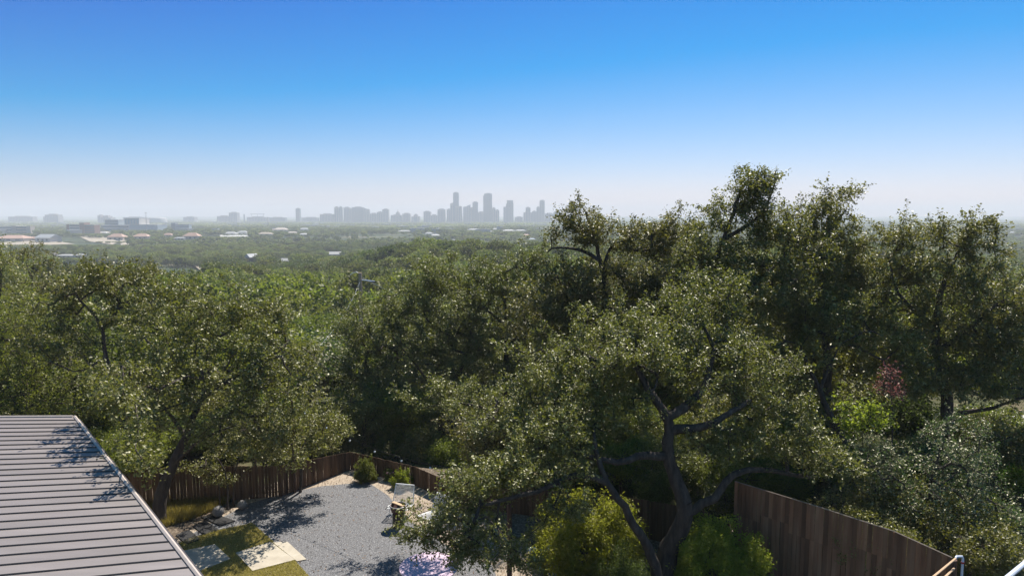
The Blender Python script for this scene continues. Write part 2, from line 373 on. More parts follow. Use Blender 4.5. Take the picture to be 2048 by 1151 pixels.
# metal edging strips between gravels
def strip(name, pts, w, h, mat):
    mb = MB(); pts = [np.array(p) for p in pts]
    for a, b in zip(pts[:-1], pts[1:]):
        d = b-a; l = np.linalg.norm(d); c = (a+b)/2; mb.box((c[0], c[1], h/2), (l, w, h), math.atan2(d[1], d[0]))
    o = mb.build(name, mat); return o
M['rust'] = plain('edging_steel', (.10, .07, .055), .6, .6)
e = empty('garden_edging', (0, 0, 0), 'thin steel edging curving between beige gravel and planted ground', 'garden edging')
strip('edging_strip', smooth_poly(poly_px([(850, 968), (930, 1012), (1000, 1062), (1070, 1093), (1117, 1135), (1128, 1190)]))[6:-12], .02, .09, M['rust']).parent = e
# lawn + slabs
lawnA = poly_px([(300, 1130), (360, 1085), (425, 1062), (505, 1046), (548, 1084), (575, 1104), (625, 1160), (640, 1230), (560, 1320), (420, 1290)])
sheet('lawn', ccw(lawnA), .014, M['turf'])
def in_poly(x, y, poly):
    x = np.asarray(x); y = np.asarray(y); ins = np.zeros(x.shape, bool); n = len(poly)
    for i in range(n):
        x1, y1 = poly[i-1]; x2, y2 = poly[i]
        c = ((y1 > y) != (y2 > y)) & (x < (x2-x1)*(y-y1)/((y2-y1) if y2 != y1 else 1e-9)+x1); ins ^= c
    return ins
SLABS = [[(362, 1101), (430, 1087), (461, 1116), (392, 1143)], [(471, 1104), (541, 1082), (590, 1118), (505, 1140)], [(545, 1083), (575, 1082), (613, 1117), (594, 1121)]]
LBL = ['square pale limestone slab beside the house eave', 'large pale limestone slab in the lawn by the grey gravel', 'narrow pale limestone strip slab at the edge of the grey gravel']
slabpolys = []
for q, lb in zip(SLABS, LBL):
    p = ccw(poly_px(q, .045)); slabpolys.append(p)
    o = MB().prism([tuple(v) for v in p], .0, .045).build('paving_slab', M['slab']); tag(o, lb, 'paving slab', 'limestone slabs in the lawn')
rng = np.random.default_rng(5)
def grass(name, poly, n, h, mat, label, excl=(), z=0.01, w=.012, lean=.35):
    P_ = np.array(poly); lo, hi = P_.min(0), P_.max(0); x = rng.uniform(lo[0], hi[0], n*2); y = rng.uniform(lo[1], hi[1], n*2)
    k = in_poly(x, y, poly)
    for e_ in excl: k &= ~in_poly(x, y, e_)
    x = x[k][:n]; y = y[k][:n]; m = len(x)
    hh = h*(.5+rng.random(m)); a = rng.random(m)*6.28; dx, dy = np.cos(a)*w, np.sin(a)*w
    lx, ly = rng.normal(size=(2, m))*hh*lean
    V = np.stack([np.stack([x-dx, y-dy, np.full(m, z)], 1), np.stack([x+dx, y+dy, np.full(m, z)], 1), np.stack([x+lx, y+ly, z+hh], 1)], 1).reshape(-1, 3)
    F = np.arange(m*3).reshape(-1, 3); o = obj(name, mesh_np(name, V, [F], mat)); tag(o, label, 'grass', kind='stuff'); return o
M['drygrass'] = leafmat('lawn_blade', [(0, (.17, .14, .04)), (.5, (.33, .27, .09)), (1, (.50, .42, .19))], trans=(.45, .38, .10), tw=.35, rough=.7, spec=.2)
M['weed'] = leafmat('weed_blade', [(0, (.10, .11, .02)), (.5, (.22, .19, .05)), (1, (.36, .28, .10))], trans=(.4, .34, .06), tw=.35, rough=.7, spec=.2)
grass('lawn_grass', lawnA, 70000, .05, M['drygrass'], 'short dry yellowish grass around the limestone slabs', slabpolys, z=.014)
weedp = poly_px([(255, 1035), (300, 1005), (390, 998), (470, 996), (440, 1015), (380, 1040), (310, 1060)])
grass('tall_weeds', weedp, 16000, .28, M['weed'], 'straggly yellow green weeds in front of the left fence', w=.012, lean=.45)
# leaf litter and twigs on the beige gravel
M['litter'] = leafmat('leaf_litter', [(0, (.06, .04, .025)), (.6, (.20, .13, .08)), (1, (.36, .27, .18))], trans=(.1, .06, .03), tw=.1, rough=.8, spec=.1)
bp = np.array(smooth_poly(beige)); lo, hi = bp.min(0), bp.max(0)
x = rng.uniform(lo[0], hi[0], 26000); y = rng.uniform(lo[1], hi[1], 26000); k = in_poly(x, y, [tuple(q) for q in bp])
dk = in_poly(x, y, dark); k &= (~dk) | (rng.random(len(x)) < .16)
for s_ in slabpolys: k &= ~in_poly(x, y, s_)
LV, LF = leaves(np.stack([x[k], y[k], np.full(k.sum(), .03)], 1), .06, rng, up=1.6)
tag(obj('leaf_litter', mesh_np('leaf_litter', LV, [LF], M['litter'])), 'fallen brown leaves scattered over the gravel', 'leaf litter', kind='stuff')
# dark timber steps between lawn and beige gravel
M['blacksteel'] = plain('dark_timber', (.016, .015, .015), .7)
for q, lb in (([(352, 1068), (378, 1058), (402, 1077), (372, 1087)], 'dark square stepping block nearest the house eave'),
              ([(385, 1050), (412, 1040), (438, 1058), (408, 1068)], 'dark square stepping block between two others beside the lawn'),
              ([(402, 1033), (428, 1025), (470, 1040), (440, 1050)], 'dark square stepping block by the larger stone sphere')):
    o = MB().prism(ccw(poly_px(q, .05)), 0, .05).build('stepping_block', M['blacksteel']); tag(o, lb, 'stepping block', 'dark stepping blocks')

# stone spheres
M['stone'] = noisemat('stone_sphere', [(.3, (.13, .12, .115)), (.6, (.24, .225, .21)), (.8, (.36, .34, .31))], 6, .85, bump=.3)
M['stonelow'] = plain('pale_stone', (.42, .41, .39), .8)
def sphere_prof(r, n=12, a0=-90, a1=90): return [(max(.001, r*math.cos(R(a0+(a1-a0)*i/n))), r*math.sin(R(a0+(a1-a0)*i/n))) for i in range(n+1)]
for px, py, pr, lb in ((437, 1032, 11.5, 'larger weathered stone sphere at the end of the dark stepping blocks'), (485, 1017, 9.5, 'smaller stone sphere partly shaded under the oak')):
    g = G(px, py); r = pr*g[1]/FPX*1.03
    o = MB().lathe(sphere_prof(r), (0, 0, 0), 24).build('stone_sphere', M['stone'], loc=(g[0], g[1], r*.95), smooth=True); tag(o, lb, 'stone sphere', 'stone garden spheres')
g = G(1101, 1140); r = 11*g[1]/FPX*1.03
root = empty('stone_sphere', (g[0], g[1], 0), 'brown stone globe with a pale base at the gravel edge by the bushes', 'stone sphere', 'stone garden spheres')
MB().lathe(sphere_prof(r, 8, -25, 90), (0, 0, r), 28).build('globe', M['stone'], root, smooth=True)
MB().lathe(sphere_prof(r*1.015, 6, -80, -24)+[(.01, r*math.sin(R(-24)))], (0, 0, r), 28).build('base', M['stonelow'], root, smooth=True)
# glass bowls on low stands
M['glass'], t_, b_ = newmat('bowl_glass'); b_.inputs['Base Color'].default_value = (.55, .65, .75, 1); b_.inputs['Roughness'].default_value = .06; b_.inputs['Metallic'].default_value = .7
M['dkmetal'] = plain('dark_metal', (.03, .028, .028), .5, .6)
for px, py, pr, lb in ((1066, 1112, 10, 'small shiny bowl on the leaf strewn gravel near the wooden post'), (1106, 1163, 10, 'shiny round bowl cut by the bottom edge below the stone globe')):
    g = G(px, py); r = pr*g[1]/FPX
    root = empty('garden_bowl', (g[0], g[1], 0), lb, 'bowl')
    MB().lathe([(.02, .12), (r*.5, .13), (r*.85, .2), (r, .3), (r*.97, .305), (r*.8, .22), (r*.4, .16), (.01, .15)], n=24).build('bowl', M['glass'], root, smooth=True)
    MB().lathe([(r*.6, 0), (r*.55, .04), (r*.2, .06), (r*.18, .13), (.01, .13)], n=16).build('foot', M['dkmetal'], root, smooth=True)

# round lilac table
M['lilac'] = plain('lilac_lacquer', (.56, .42, .50), .45)
M['white'] = plain('white_paint', (.80, .79, .77), .45)
ZT = .55; a = G(799, 1130, ZT); b = G(917, 1130, ZT); rt = (b[0]-a[0])/2; c0 = G(858, 1131, ZT)
root = empty('round_table', (c0[0], c0[1], 0), 'large round lilac garden table under the oak branches', 'table')
MB().lathe([(.01, ZT-.05), (rt-.03, ZT-.05), (rt, ZT-.035), (rt, ZT-.008), (rt-.012, ZT), (.01, ZT)], n=64).build('table_top', M['lilac'], root)
MB().lathe([(.01, 0), (.45, 0), (.45, .03), (.10, .06), (.09, ZT-.05), (.01, ZT-.05)], n=32).build('pedestal', M['white'], root)

# white wire lounge chairs
def wire_chair(loc, rz, label):
    root = empty('wire_chair', loc, label, 'chair', 'white wire lounge chairs', rz); root.scale = (1.18,)*3
    w = .40
    def patch(p00, p10, p11, p01, sag, nu=17, nv=15, sides=4):
        mb = MB(); p00, p10, p11, p01 = map(Vector, (p00, p10, p11, p01)); nrm = (p10-p00).cross(p01-p00).normalized()
        def pt(u, v): return p00*(1-u)*(1-v)+p10*u*(1-v)+p11*u*v+p01*(1-u)*v-nrm*sag*16*u*(1-u)*v*(1-v)
        for i in range(nu+1):
            mb.tube([pt(i/nu, k/6) for k in range(7)], .006, sides, False)
        for i in range(nv+1):
            mb.tube([pt(k/6, i/nv) for k in range(7)], .006, sides, False)
        rim = [pt(k/6, 0) for k in range(7)]+[pt(1, k/6) for k in range(1, 7)]+[pt(1-k/6, 1) for k in range(1, 7)]+[pt(0, 1-k/6) for k in range(1, 7)]
        return mb, rim
    b, rim1 = patch((-w, .28, .36), (w, .28, .36), (.36, .52, 1.0), (-.36, .52, 1.0), .10)
    s, rim2 = patch((-w, -.40, .42), (w, -.40, .42), (w, .28, .36), (-w, .28, .36), -.08)
    b.build('backrest', M['white'], root); s.build('seat', M['white'], root)
    r = MB(); r.tube(rim1, .02, 6, False); r.tube(rim2, .02, 6, False); r.build('rim', M['white'], root)
    for sx in (-1, 1):
        MB().tube([(sx*.30, -.30, .40), (sx*.32, -.36, .02), (sx*.32, .40, .02), (sx*.30, .30, .38)], .013, 6).build('leg', M['white'], root)
g = G(801, 1031); wire_chair((g[0], g[1], .01), R(-12), 'white wire lounge chair standing in the sun behind the fire bowl')
g = G(868, 1052); wire_chair((g[0], g[1], .01), R(-40), 'white wire lounge chair half hidden behind the oak sprays')
# fire bowl
g = G(797, 1052); root = empty('fire_bowl', (g[0], g[1], .008), 'dark round fire bowl on a black pedestal with a plank across it', 'fire bowl'); root.scale = (1.2, 1.2, 1.1)
M['bowlred'] = plain('oxide_iron', (.055, .022, .022), .55, .3); M['board'] = noisemat('light_wood', [(.3, (.42, .27, .15)), (.7, (.58, .42, .27))], 5, .7, aniso=(1, 8, 1), world=False)
MB().lathe([(.01, .52), (.16, .52), (.24, .62), (.29, .80), (.285, .84), (.25, .80), (.20, .66), (.01, .62)], n=28).build('bowl', M['bowlred'], root, smooth=True)
mb = MB(); mb.lathe([(.278, .828), (.30, .835), (.30, .86), (.272, .86), (.272, .83)], n=28); mb.build('rim', plain('rim_metal', (.40, .38, .37), .4, .5), root, smooth=True)
MB().lathe([(.01, 0), (.23, 0), (.21, .04), (.20, .52), (.01, .52)], n=24).build('pedestal', M['dkmetal'], root)
o = MB().box((0, 0, 0), (.56, .12, .035), 0).build('plank', M['board'], root, (.0, .02, .882), R(-38))
MB().tube([(-.28, 0, .80), (-.38, -.02, .78), (-.44, -.05, .70)], .014, 6).build('handle', M['dkmetal'], root)

# string-light posts and string of bulbs
M['post'] = noisemat('post_wood', [(.3, (.045, .025, .018)), (.7, (.12, .07, .05))], 5, .8, aniso=(1, 1, .15))
g1 = G(590, 985); g2 = G(1019, 1172)
p1 = P(590, 800, g1[1])[2]; p2 = P(1019, 938, g2[1])[2]
tag(MB().tube([(0, 0, -.3), (0, 0, p1)], .055, 10).build('light_post', M['post'], loc=(g1[0], g1[1], 0)), 'thin dark post rising from the back edge of the grey gravel', 'post', 'string light posts')
tag(MB().tube([(0, 0, -.3), (0, 0, p2-.02), (0, 0, p2)], [.092, .088, .075], 14).build('light_post', M['post'], loc=(g2[0], g2[1], 0)), 'thick reddish brown wooden post among the oak sprays', 'post', 'string light posts')
root = empty('string_lights', (g1[0], g1[1], 0), 'sagging string of small white globe bulbs between the two posts', 'string lights')
A = np.array([g1[0], g1[1], p1-.05]); B = np.array([g2[0], g2[1], p2-.05]); cable = []
for k in range(41):
    u = k/40; q = A+(B-A)*u; q[2] -= 1.0*4*u*(1-u)*.9; cable.append(q-np.array([g1[0], g1[1], 0]))
MB().tube(cable, .008, 4).build('cable', M['dkmetal'], root)
M['bulb'] = plain('bulb_glass', (.80, .80, .78), .15); bm = MB().lathe(sphere_prof(.042, 8), n=12).mesh('bulb', M['bulb'], True); sm = MB().tube([(0, 0, .05), (0, 0, .12)], .02, 6).mesh('socket', M['dkmetal'])
for k in range(3, 40, 5):
    q = cable[k]; b = obj('bulb', bm, root, (q[0], q[1], q[2]-.13)); obj('socket', sm, b)

# ------------------------------------------------------------------ fences
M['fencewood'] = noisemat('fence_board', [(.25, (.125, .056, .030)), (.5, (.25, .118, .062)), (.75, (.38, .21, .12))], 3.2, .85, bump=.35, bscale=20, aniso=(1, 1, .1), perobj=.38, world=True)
M['fenceshade'] = noisemat('shaded_fence_board', [(.25, (.05, .028, .016)), (.5, (.105, .06, .034)), (.75, (.17, .105, .062))], 3.2, .85, bump=.35, bscale=20, aniso=(1, 1, .1), perobj=.38, world=True)  # back fences: their shade is put into a darker copy of the wood
def fence(name, pts, label, bw=.14, board_h=None, base=0, seam=None, gap=.011, cap=False, seed=1):
    """pts: [(x, y, ztop)]; every board a part"""
    rg = random.Random(seed); root = empty(name, (pts[0][0], pts[0][1], 0), label, 'fence')
    ox, oy = pts[0][0], pts[0][1]; meshes = {}
    fm = M['fencewood'] if seam else M['fenceshade']
    for (xa, ya, za), (xb, yb, zb) in zip(pts[:-1], pts[1:]):
        d = math.hypot(xb-xa, yb-ya); ang = math.atan2(yb-ya, xb-xa); n = max(1, int(d/bw)); w = d/n
        nx, ny = -math.sin(ang), math.cos(ang)
        for i in range(n):
            u = (i+.5)/n; x = xa+(xb-xa)*u; y = ya+(yb-ya)*u; zt = za+(zb-za)*u+rg.uniform(-.012, .012)
            segs = [(base, zt)]
            if seam:
                s_ = zt-seam(i, u); segs = [(base, s_-.004), (s_+.004, zt)]
            for z0, z1 in segs:
                h = round((z1-z0)/.06)*.06; key = (h, round(w, 2))
                if key not in meshes:
                    hw = w/2-gap/2
                    meshes[key] = MB().prism([(-hw, -.009), (hw, -.009), (hw, .009), (-hw, .009)], 0, h).mesh('board', fm)
                j = rg.uniform(-.006, .006)+(.0 if z0 == base else -.004)
                b = obj('board', meshes[key], root, (x-ox+nx*j, y-oy+ny*j, z1-h), ang); b.rotation_euler[1] = rg.uniform(-.008, .008)
        for f in (.25, .8):
            zt = min(za, zb)
            p_ = [(xa-ox+nx*.045, ya-oy+ny*.045, base+(za-base)*f), (xb-ox+nx*.045, yb-oy+ny*.045, base+(zb-base)*f)]
            MB().tube(p_, .03, 4).build('rail', fm, root)
        m = max(1, int(d/2.4))
        for i in range(m+1):
            u = i/m; MB().box((xa-ox+(xb-xa)*u+nx*.12, ya-oy+(yb-ya)*u+ny*.12, base/2+(za+(zb-za)*u-.08)/2), (.09, .09, za+(zb-za)*u-.08-base), ang).build('fence_post', fm, root)
    return root
q = [G(120, 945, 1.85), G(330, 934, 1.8), G(560, 930, 1.5), G(700, 903, .95)]
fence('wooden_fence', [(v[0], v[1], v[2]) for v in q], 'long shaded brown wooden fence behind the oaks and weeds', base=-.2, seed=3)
q = [G(700, 903, .95), G(828, 932, .95), G(912, 968, .95)]
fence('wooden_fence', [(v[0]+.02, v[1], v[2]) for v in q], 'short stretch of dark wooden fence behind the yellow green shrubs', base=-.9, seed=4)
q = [G(925, 972, .95), G(1200, 985, 1.4), G(1403, 1018, 1.75), G(1453, 1039, 1.78)]
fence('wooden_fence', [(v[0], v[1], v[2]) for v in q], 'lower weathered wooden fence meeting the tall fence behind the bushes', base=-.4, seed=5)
ZF = 3.1; q = [G(1470, 962, ZF), G(1640, 1014, ZF), G(1788, 1062, ZF), G(1905, 1115, ZF)]
fence('tall_wooden_fence', [(v[0], v[1], v[2]) for v in q], 'tall brown board fence with an added upper row of boards at the right', base=0, seed=6, bw=.15,
      seam=lambda i, u: (.95 if (i//7) % 2 else 1.25))
cp = [G(1470, 962, ZF)+[0, 0, .03], G(1640, 1014, ZF)+[0, 0, .03], G(1788, 1062, ZF)+[0, 0, .03], G(1905, 1115, ZF)+[0, 0, .03]]
ft = [o for o in bpy.data.objects if o.name == 'tall_wooden_fence'][0]
MB().tube([tuple(np.array(v)-np.array([cp[0][0], cp[0][1], 0])+[0, 0, -.02]) for v in cp], .022, 4).build('cap_rail', noisemat('cap_wood', [(.3, (.20, .15, .11)), (.7, (.34, .27, .21))], 4), ft)
# railing by the tall fence
M['pvc'] = plain('white_pipe', (.62, .66, .76), .35); M['tape'] = plain('red_tape', (.45, .03, .02), .5)
Yp = 15.5; a = P(1926, 1112, Yp); root = empty('pipe_post', (a[0], a[1], 0), 'white bent pipe post with a red band at the near end of the tall fence', 'pipe')
b = P(1913, 1112, Yp)-np.array([a[0], a[1], 0]); c = P(1911, 1117, Yp-.1)-np.array([a[0], a[1], 0]); t0 = a[2]
MB().tube([(0, 0, 0), (0, 0, t0-.04), (-.02, 0, t0), (b[0], b[1], b[2]), tuple(c)], .028, 10).build('pipe', M['pvc'], root, smooth=True)
MB().tube([(0, 0, t0-.17), (0, 0, t0-.13)], .034, 10).build('band', M['tape'], root)
root = empty('timber_handrail', (a[0], a[1], 0), 'orange brown timber handrail running down beside the white pipe', 'handrail')
for (x0, y0, x1, y1) in ((1911, 1116, 1860, 1158), (1908, 1136, 1885, 1158)):
    q0 = P(x0, y0, Yp-.1)-np.array([a[0], a[1], 0]); q1 = P(x1, y1, Yp-2.6)-np.array([a[0], a[1], 0])
    MB().tube([tuple(q0), tuple(q1)], .024, 6).build('rail', M['board'], root)
q0 = P(1909, 1120, Yp)-np.array([a[0], a[1], 0]); MB().box((q0[0], q0[1], q0[2]/2), (.07, .07, q0[2])).build('rail_post', M['post'], root)
q0, q1 = P(2062, 1115, 14), P(2005, 1162, 12.5); root = empty('metal_handrail', (q1[0], q1[1], 0), 'pale grey metal handrail cut off at the bottom right corner', 'handrail')
o_ = np.array([q1[0], q1[1], 0]); MB().tube([tuple(q0-o_), tuple(q1-o_)], .05, 10).build('rail', M['pvc'], root)
for u in (.15, .7):
    v = q0+(q1-q0)*u-o_; MB().tube([(v[0], v[1], 0), tuple(v)], .025, 8).build('post', M['pvc'], root)

# ------------------------------------------------------------------ the house roof (standing seam metal)
M['metalroof'] = noisemat('roof_metal', [(.3, (.21, .182, .165)), (.55, (.24, .207, .19)), (.8, (.275, .238, .22))], 1.2, .48, metal=.1, spec=.5, bump=.05, bscale=3, dist=.01, perobj=.10, aniso=(.3, 3, 1))
M['seam'] = plain('seam_metal', (.06, .052, .052), .5, .3); M['trim'] = plain('roof_trim', (.50, .42, .36), .5, .2); M['stucco'] = noisemat('stucco', [(.3, (.34, .31, .27)), (.7, (.42, .38, .33))], 8, .9, bump=.2)
ZR = 5.2
Ef = G(146, 833, ZR+.5); En = G(392, 1153, ZR)
root = empty('house', (En[0]-3, En[1], 0), 'house with a grey standing seam metal roof at the lower left', 'house')
O = np.array([En[0]-3, En[1], 0.])
Enn = En+(En-Ef)*.45; N_ = 28; Nn = N_+13
sdir = np.array([1, .16, 0.]); sdir /= np.linalg.norm(sdir)
for k in range(Nn):
    u0, u1 = k/N_, (k+1)/N_
    a0 = Ef+(En-Ef)*u0; a1 = Ef+(En-Ef)*u1
    dr0 = sdir if k > 3 else np.array([1, .16*k/4, 0]); 
    fa = lambda i: np.array([1, .02+.20*min(1, max(0, i/N_)), .0])
    b0 = a0-fa(k)*16; b1 = a1-fa(k+1)*16
    vs = [a0, a1, b1, b0]; vv = [tuple(v-O) for v in vs]+[tuple(v-O-np.array([0, 0, .04])) for v in vs]
    MB().add(vv, [(3, 2, 1, 0), (4, 5, 6, 7), (0, 1, 5, 4), (2, 3, 7, 6), (1, 2, 6, 5), (3, 0, 4, 7)]).build('roof_panel', M['metalroof'], root)
    if k:
        MB().tube([tuple(a0-O+[0, 0, .012]), tuple(b0-O+[0, 0, .012])], [.021, .021], 4).build('roof_seam', M['seam'], root)
up3 = np.array([0, 0, .03]); rt_ = np.array([.05, 0.02, 0])
MB().tube([tuple(Ef-O+rt_+up3*0), tuple(Enn-O+rt_+up3*0)], .055, 6).build('roof_edge', M['trim'], root)
MB().tube([tuple(Ef-O+rt_*3-up3*5), tuple(Enn-O+rt_*3-up3*5)], .07, 8).build('gutter', M['seam'], root)
MB().tube([tuple(Ef-O+up3*.5), tuple(Ef-np.array([16, .32, 0])-O+up3*.5)], .05, 6).build('ridge_cap', M['trim'], root)
w0 = Ef-O+np.array([-.6, -.7, 0]); w1 = Enn-O+np.array([-.7, .1, 0]); w2 = w1-np.array([12, 3, 0]); w3 = w0-np.array([15, .4, 0])
MB().prism(ccw([tuple(v[:2]) for v in (w0, w1, w2, w3)]), 0, ZR-.06).build('wall', M['stucco'], root)

# ------------------------------------------------------------------ neighbour's house seen through the oaks
M['shingle'] = noisemat('shingle', [(.3, (.04, .03, .025)), (.7, (.11, .09, .075))], 5, .9, bump=.6, bscale=12, aniso=(1, 4, 1)); M['tan'] = plain('tan_wall', (.42, .34, .25), .85); M['winglass'] = plain('window_glass', (.03, .035, .04), .1)
def house(name, c, wx, wy, hw, hr, wallm, roofm, label, cat='house', group=None, rz=0, hip=True, over=.5, windows=2):
    root = empty(name, (c[0], c[1], c[2]), label, cat, group, rz)
    MB().box((0, 0, hw/2-.5), (wx, wy, hw+1)).build('wall', wallm, root)
    X_, Y_ = wx/2+over, wy/2+over; ins = min(X_, Y_)*(.9 if hip else 0)
    mb = MB(); mb.add([(-X_, -Y_, hw), (X_, -Y_, hw), (X_, Y_, hw), (-X_, Y_, hw), (-X_+ins, 0, hw+hr), (X_-ins, 0, hw+hr)],
                      [(3, 2, 1, 0), (0, 1, 5, 4), (2, 3, 4, 5), (1, 2, 5), (3, 0, 4)])
    mb.build('roof', roofm, root)
    for k in range(windows):
        x = -wx/2+wx*(k+.7)/(windows+.4)
        w_ = MB().box((x, -wy/2-.03, hw*.55), (wx/windows*.4, .08, hw*.35)).build('window', M['winglass'], root)
    return root
nb = G(950, 905, -.5)
house('neighbour_house', (.2, 42, -3.4), 7.5, 7, 2.8, 1.5, M['tan'], M['shingle'], 'tan walled house with a brown shingle roof glimpsed through the oak trunks', hip=False, rz=R(18), windows=4)
# driveway, lawn and post at the right edge
M['concrete'] = noisemat('concrete', [(.3, (.44, .42, .40)), (.7, (.56, .54, .52))], 1, .85, bump=.1)
dv = [tuple(G(x, y)[:2]) for x, y in ((1975, 862), (2200, 884), (2200, 822), (1985, 834))]
MB().add([(x, y, max(.03, float(H(x, y))+.05)) for x, y in dv], [(3, 2, 1, 0) if area(dv) < 0 else (0, 1, 2, 3)]).build('driveway', M['concrete'])['kind'] = 'structure'
lw = ccw([tuple(G(x, y)[:2]) for x, y in ((1925, 950), (2200, 990), (2200, 885), (1960, 868))])
M['greenturf'] = noisemat('green_turf', [(.3, (.05, .085, .012)), (.7, (.10, .15, .025))], 3, .95, bump=.4, bscale=40)
sheet('green_lawn', lw, .02, M['greenturf']); M['greenblade'] = leafmat('green_blade', [(0, (.06, .12, .01)), (1, (.16, .24, .03))], trans=(.3, .42, .03), tw=.4, rough=.6)
grass('green_lawn_grass', lw, 30000, .09, M['greenblade'], 'bright green lawn beyond the fence at the right edge', z=.02, w=.02)
g = G(2037, 868); tag(MB().box((0, 0, .75), (.13, .13, 1.5)).build('lawn_post', M['board'], loc=(g[0], g[1], 0)), 'short pale wooden post between the green lawn and the driveway', 'post')
# pale rocks by the corner
M['rock'] = noisemat('rock', [(.3, (.12, .10, .085)), (.7, (.30, .27, .24))], 3, .9, bump=.5)
rg = np.random.default_rng(11)
for k in range(10):
    g = G(1985+rg.uniform(-10, 60), 1120+rg.uniform(-12, 25)); r = rg.uniform(.12, .28)
    mb = MB().lathe(sphere_prof(1, 5), n=8); mb.v = [(v[0]*r*(1+.3*math.sin(7*v[1]+k)), v[1]*r*.8, v[2]*r*.6+.4*r*math.sin(4*v[0]+k)*.4) for v in mb.v]
    tag(mb.build('rock', M['rock'], loc=(g[0], g[1], r*.3), rz=rg.uniform(0, 6)), 'rough brownish rock in the shade near the metal handrail', 'rock', 'rocks near the metal handrail')

# ------------------------------------------------------------------ near oaks
HD = dict(clump_r=.38, nleaf=190, leaf=.09)
bh = G(1325, 1168)
place_tree('live_oak', (bh[0], bh[1], 0),
  [([bh+[0, 0, -.1], *[P(x, y, Y) for x, y, Y in ((1338, 1100, bh[1]), (1372, 1025, 22.6), (1352, 960, 22.6), (1335, 900, 22.7), (1338, 850, 22.8), (1312, 800, 22.9), (1282, 752, 23.2), (1262, 700, 23.6), (1240, 670, 24))]], .43, .06),
   S([(1372, 1025, 22.6), (1430, 992, 22.4), (1468, 948, 22.6), (1530, 940, 23), (1620, 955, 23.4)], .17, .06),
   S([(1335, 908, 22.7), (1280, 912, 22.5), (1230, 922, 22.2), (1150, 905, 22)], .17, .07),
   S([(1338, 862, 22.8), (1380, 858, 22.6), (1425, 845, 22.5), (1500, 800, 23)], .19, .07),
   S([(1330, 835, 22.8), (1385, 800, 23.2), (1415, 755, 23.6), (1430, 700, 24)], .20, .08),
   S([(1315, 1160, 22.2), (1302, 1110, 22.0), (1262, 1035, 21.6), (1215, 965, 21.4), (1190, 900, 21.6)], .21, .08),
   S([(1210, 962, 21.4), (1150, 950, 21), (1060, 985, 20.4), (960, 1010, 19.9)], .13, .05)],
  [L(1040, 850, 24, 100, 75), L(1130, 770, 25, 120, 85), L(1240, 700, 25, 120, 80), L(1370, 690, 25, 110, 85), L(1480, 770, 24, 110, 90),
   L(1550, 870, 23.5, 110, 60), L(1200, 830, 22.5, 110, 50), L(1100, 920, 21.5, 90, 50), L(965, 985, 20.5, 95, 50), L(885, 1050, 20, 78, 52), L(850, 1075, 19.6, 45, 30),
   L(1000, 1090, 19.6, 95, 50), L(1030, 960, 20.6, 80, 40), L(1430, 890, 22.5, 70, 40), L(1640, 925, 23, 85, 40), L(1110, 860, 22, 90, 40),
   L(1400, 600, 26, 80, 50), L(1265, 700, 22.6, 75, 38), L(1345, 745, 22.6, 60, 26), L(915, 1108, 19.5, 62, 28), L(925, 985, 20.8, 62, 38), L(880, 800, 27.5, 75, 32), L(965, 800, 26.5, 60, 32), L(1180, 760, 23, 70, 36), L(1140, 1010, 20.6, 60, 40)],
  11, 'large spreading live oak with a thick forked trunk rising beside the tall fence', spray=.25, **HD)
A1 = dict(clump_r=.44, nleaf=150, leaf=.115, spray=.2)
def ground_at(px, Y): p = P(px, 900, Y); return np.array([p[0], p[1], float(H(p[0], p[1]))])
def oak(basepx, Y, stem, branches, lobes, seed, label, r0=.36, name='live_oak', group=None, **kw):
    b = ground_at(basepx, Y); k = dict(A1); k.update(kw); lm = k.pop('leafm', 'oak')
    st = [([b-[0, 0, .2]]+[P(x, y, Y+(d if True else 0)) for x, y, d in stem], r0, r0*.16)]
    for br in branches: st.append(([P(x, y, Y+d) for x, y, d in br], r0*.34, r0*.09))
    return place_tree(name, b, st, [L(x, y, Y+d, w, h) for x, y, d, w, h in lobes], seed, label, leafm=lm, group=group, **k)
oak(1215, 34, [(1215, 760, 0), (1208, 640, 0), (1208, 560, 0), (1198, 510, 0), (1180, 450, 0), (1172, 425, 0)], [[(1208, 565, 0), (1165, 590, -.4), (1140, 570, -.6), (1128, 545, -1)], [(1205, 540, 0), (1225, 490, 0), (1260, 480, 0)], [(1200, 520, 0), (1160, 500, 0), (1110, 495, 0), (1095, 505, 0)]],
    [(1168, 445, 0, 52, 36), (1150, 475, 0, 50, 28), (1215, 480, 0, 60, 35), (1290, 490, 0, 70, 42), (1350, 480, 0, 55, 40), (1120, 590, -1, 80, 50), (1240, 600, 0, 110, 60), (1340, 590, 0, 90, 60), (1080, 650, -1, 90, 55), (1200, 660, -1, 100, 50), (1160, 540, 0, 50, 22)], 21,
    'tall dark oak left of the highest crown with a bare crooked limb against the valley', dens=1.3)
oak(1480, 31, [(1470, 760, 0), (1450, 640, 0), (1432, 540, 0), (1450, 470, 0), (1475, 400, 0), (1485, 370, 0)], [[(1432, 560, 0), (1400, 520, 0), (1360, 500, 0)], [(1445, 480, 0), (1520, 430, 0), (1550, 365, 0)], [(1450, 600, 0), (1540, 540, 0), (1600, 480, 0)]],
    [(1490, 375, 0, 42, 30), (1510, 410, 0, 50, 34), (1470, 440, 0, 62, 40), (1545, 450, 0, 60, 45), (1440, 510, 0, 85, 50), (1550, 530, 0, 90, 60), (1470, 610, -1, 110, 60), (1590, 620, 0, 80, 60), (1400, 560, 0, 70, 50), (1545, 355, 0, 16, 8), (1520, 375, 0, 18, 12)], 22,
    'tallest oak whose crown stands highest against the blue sky', dens=1.35)
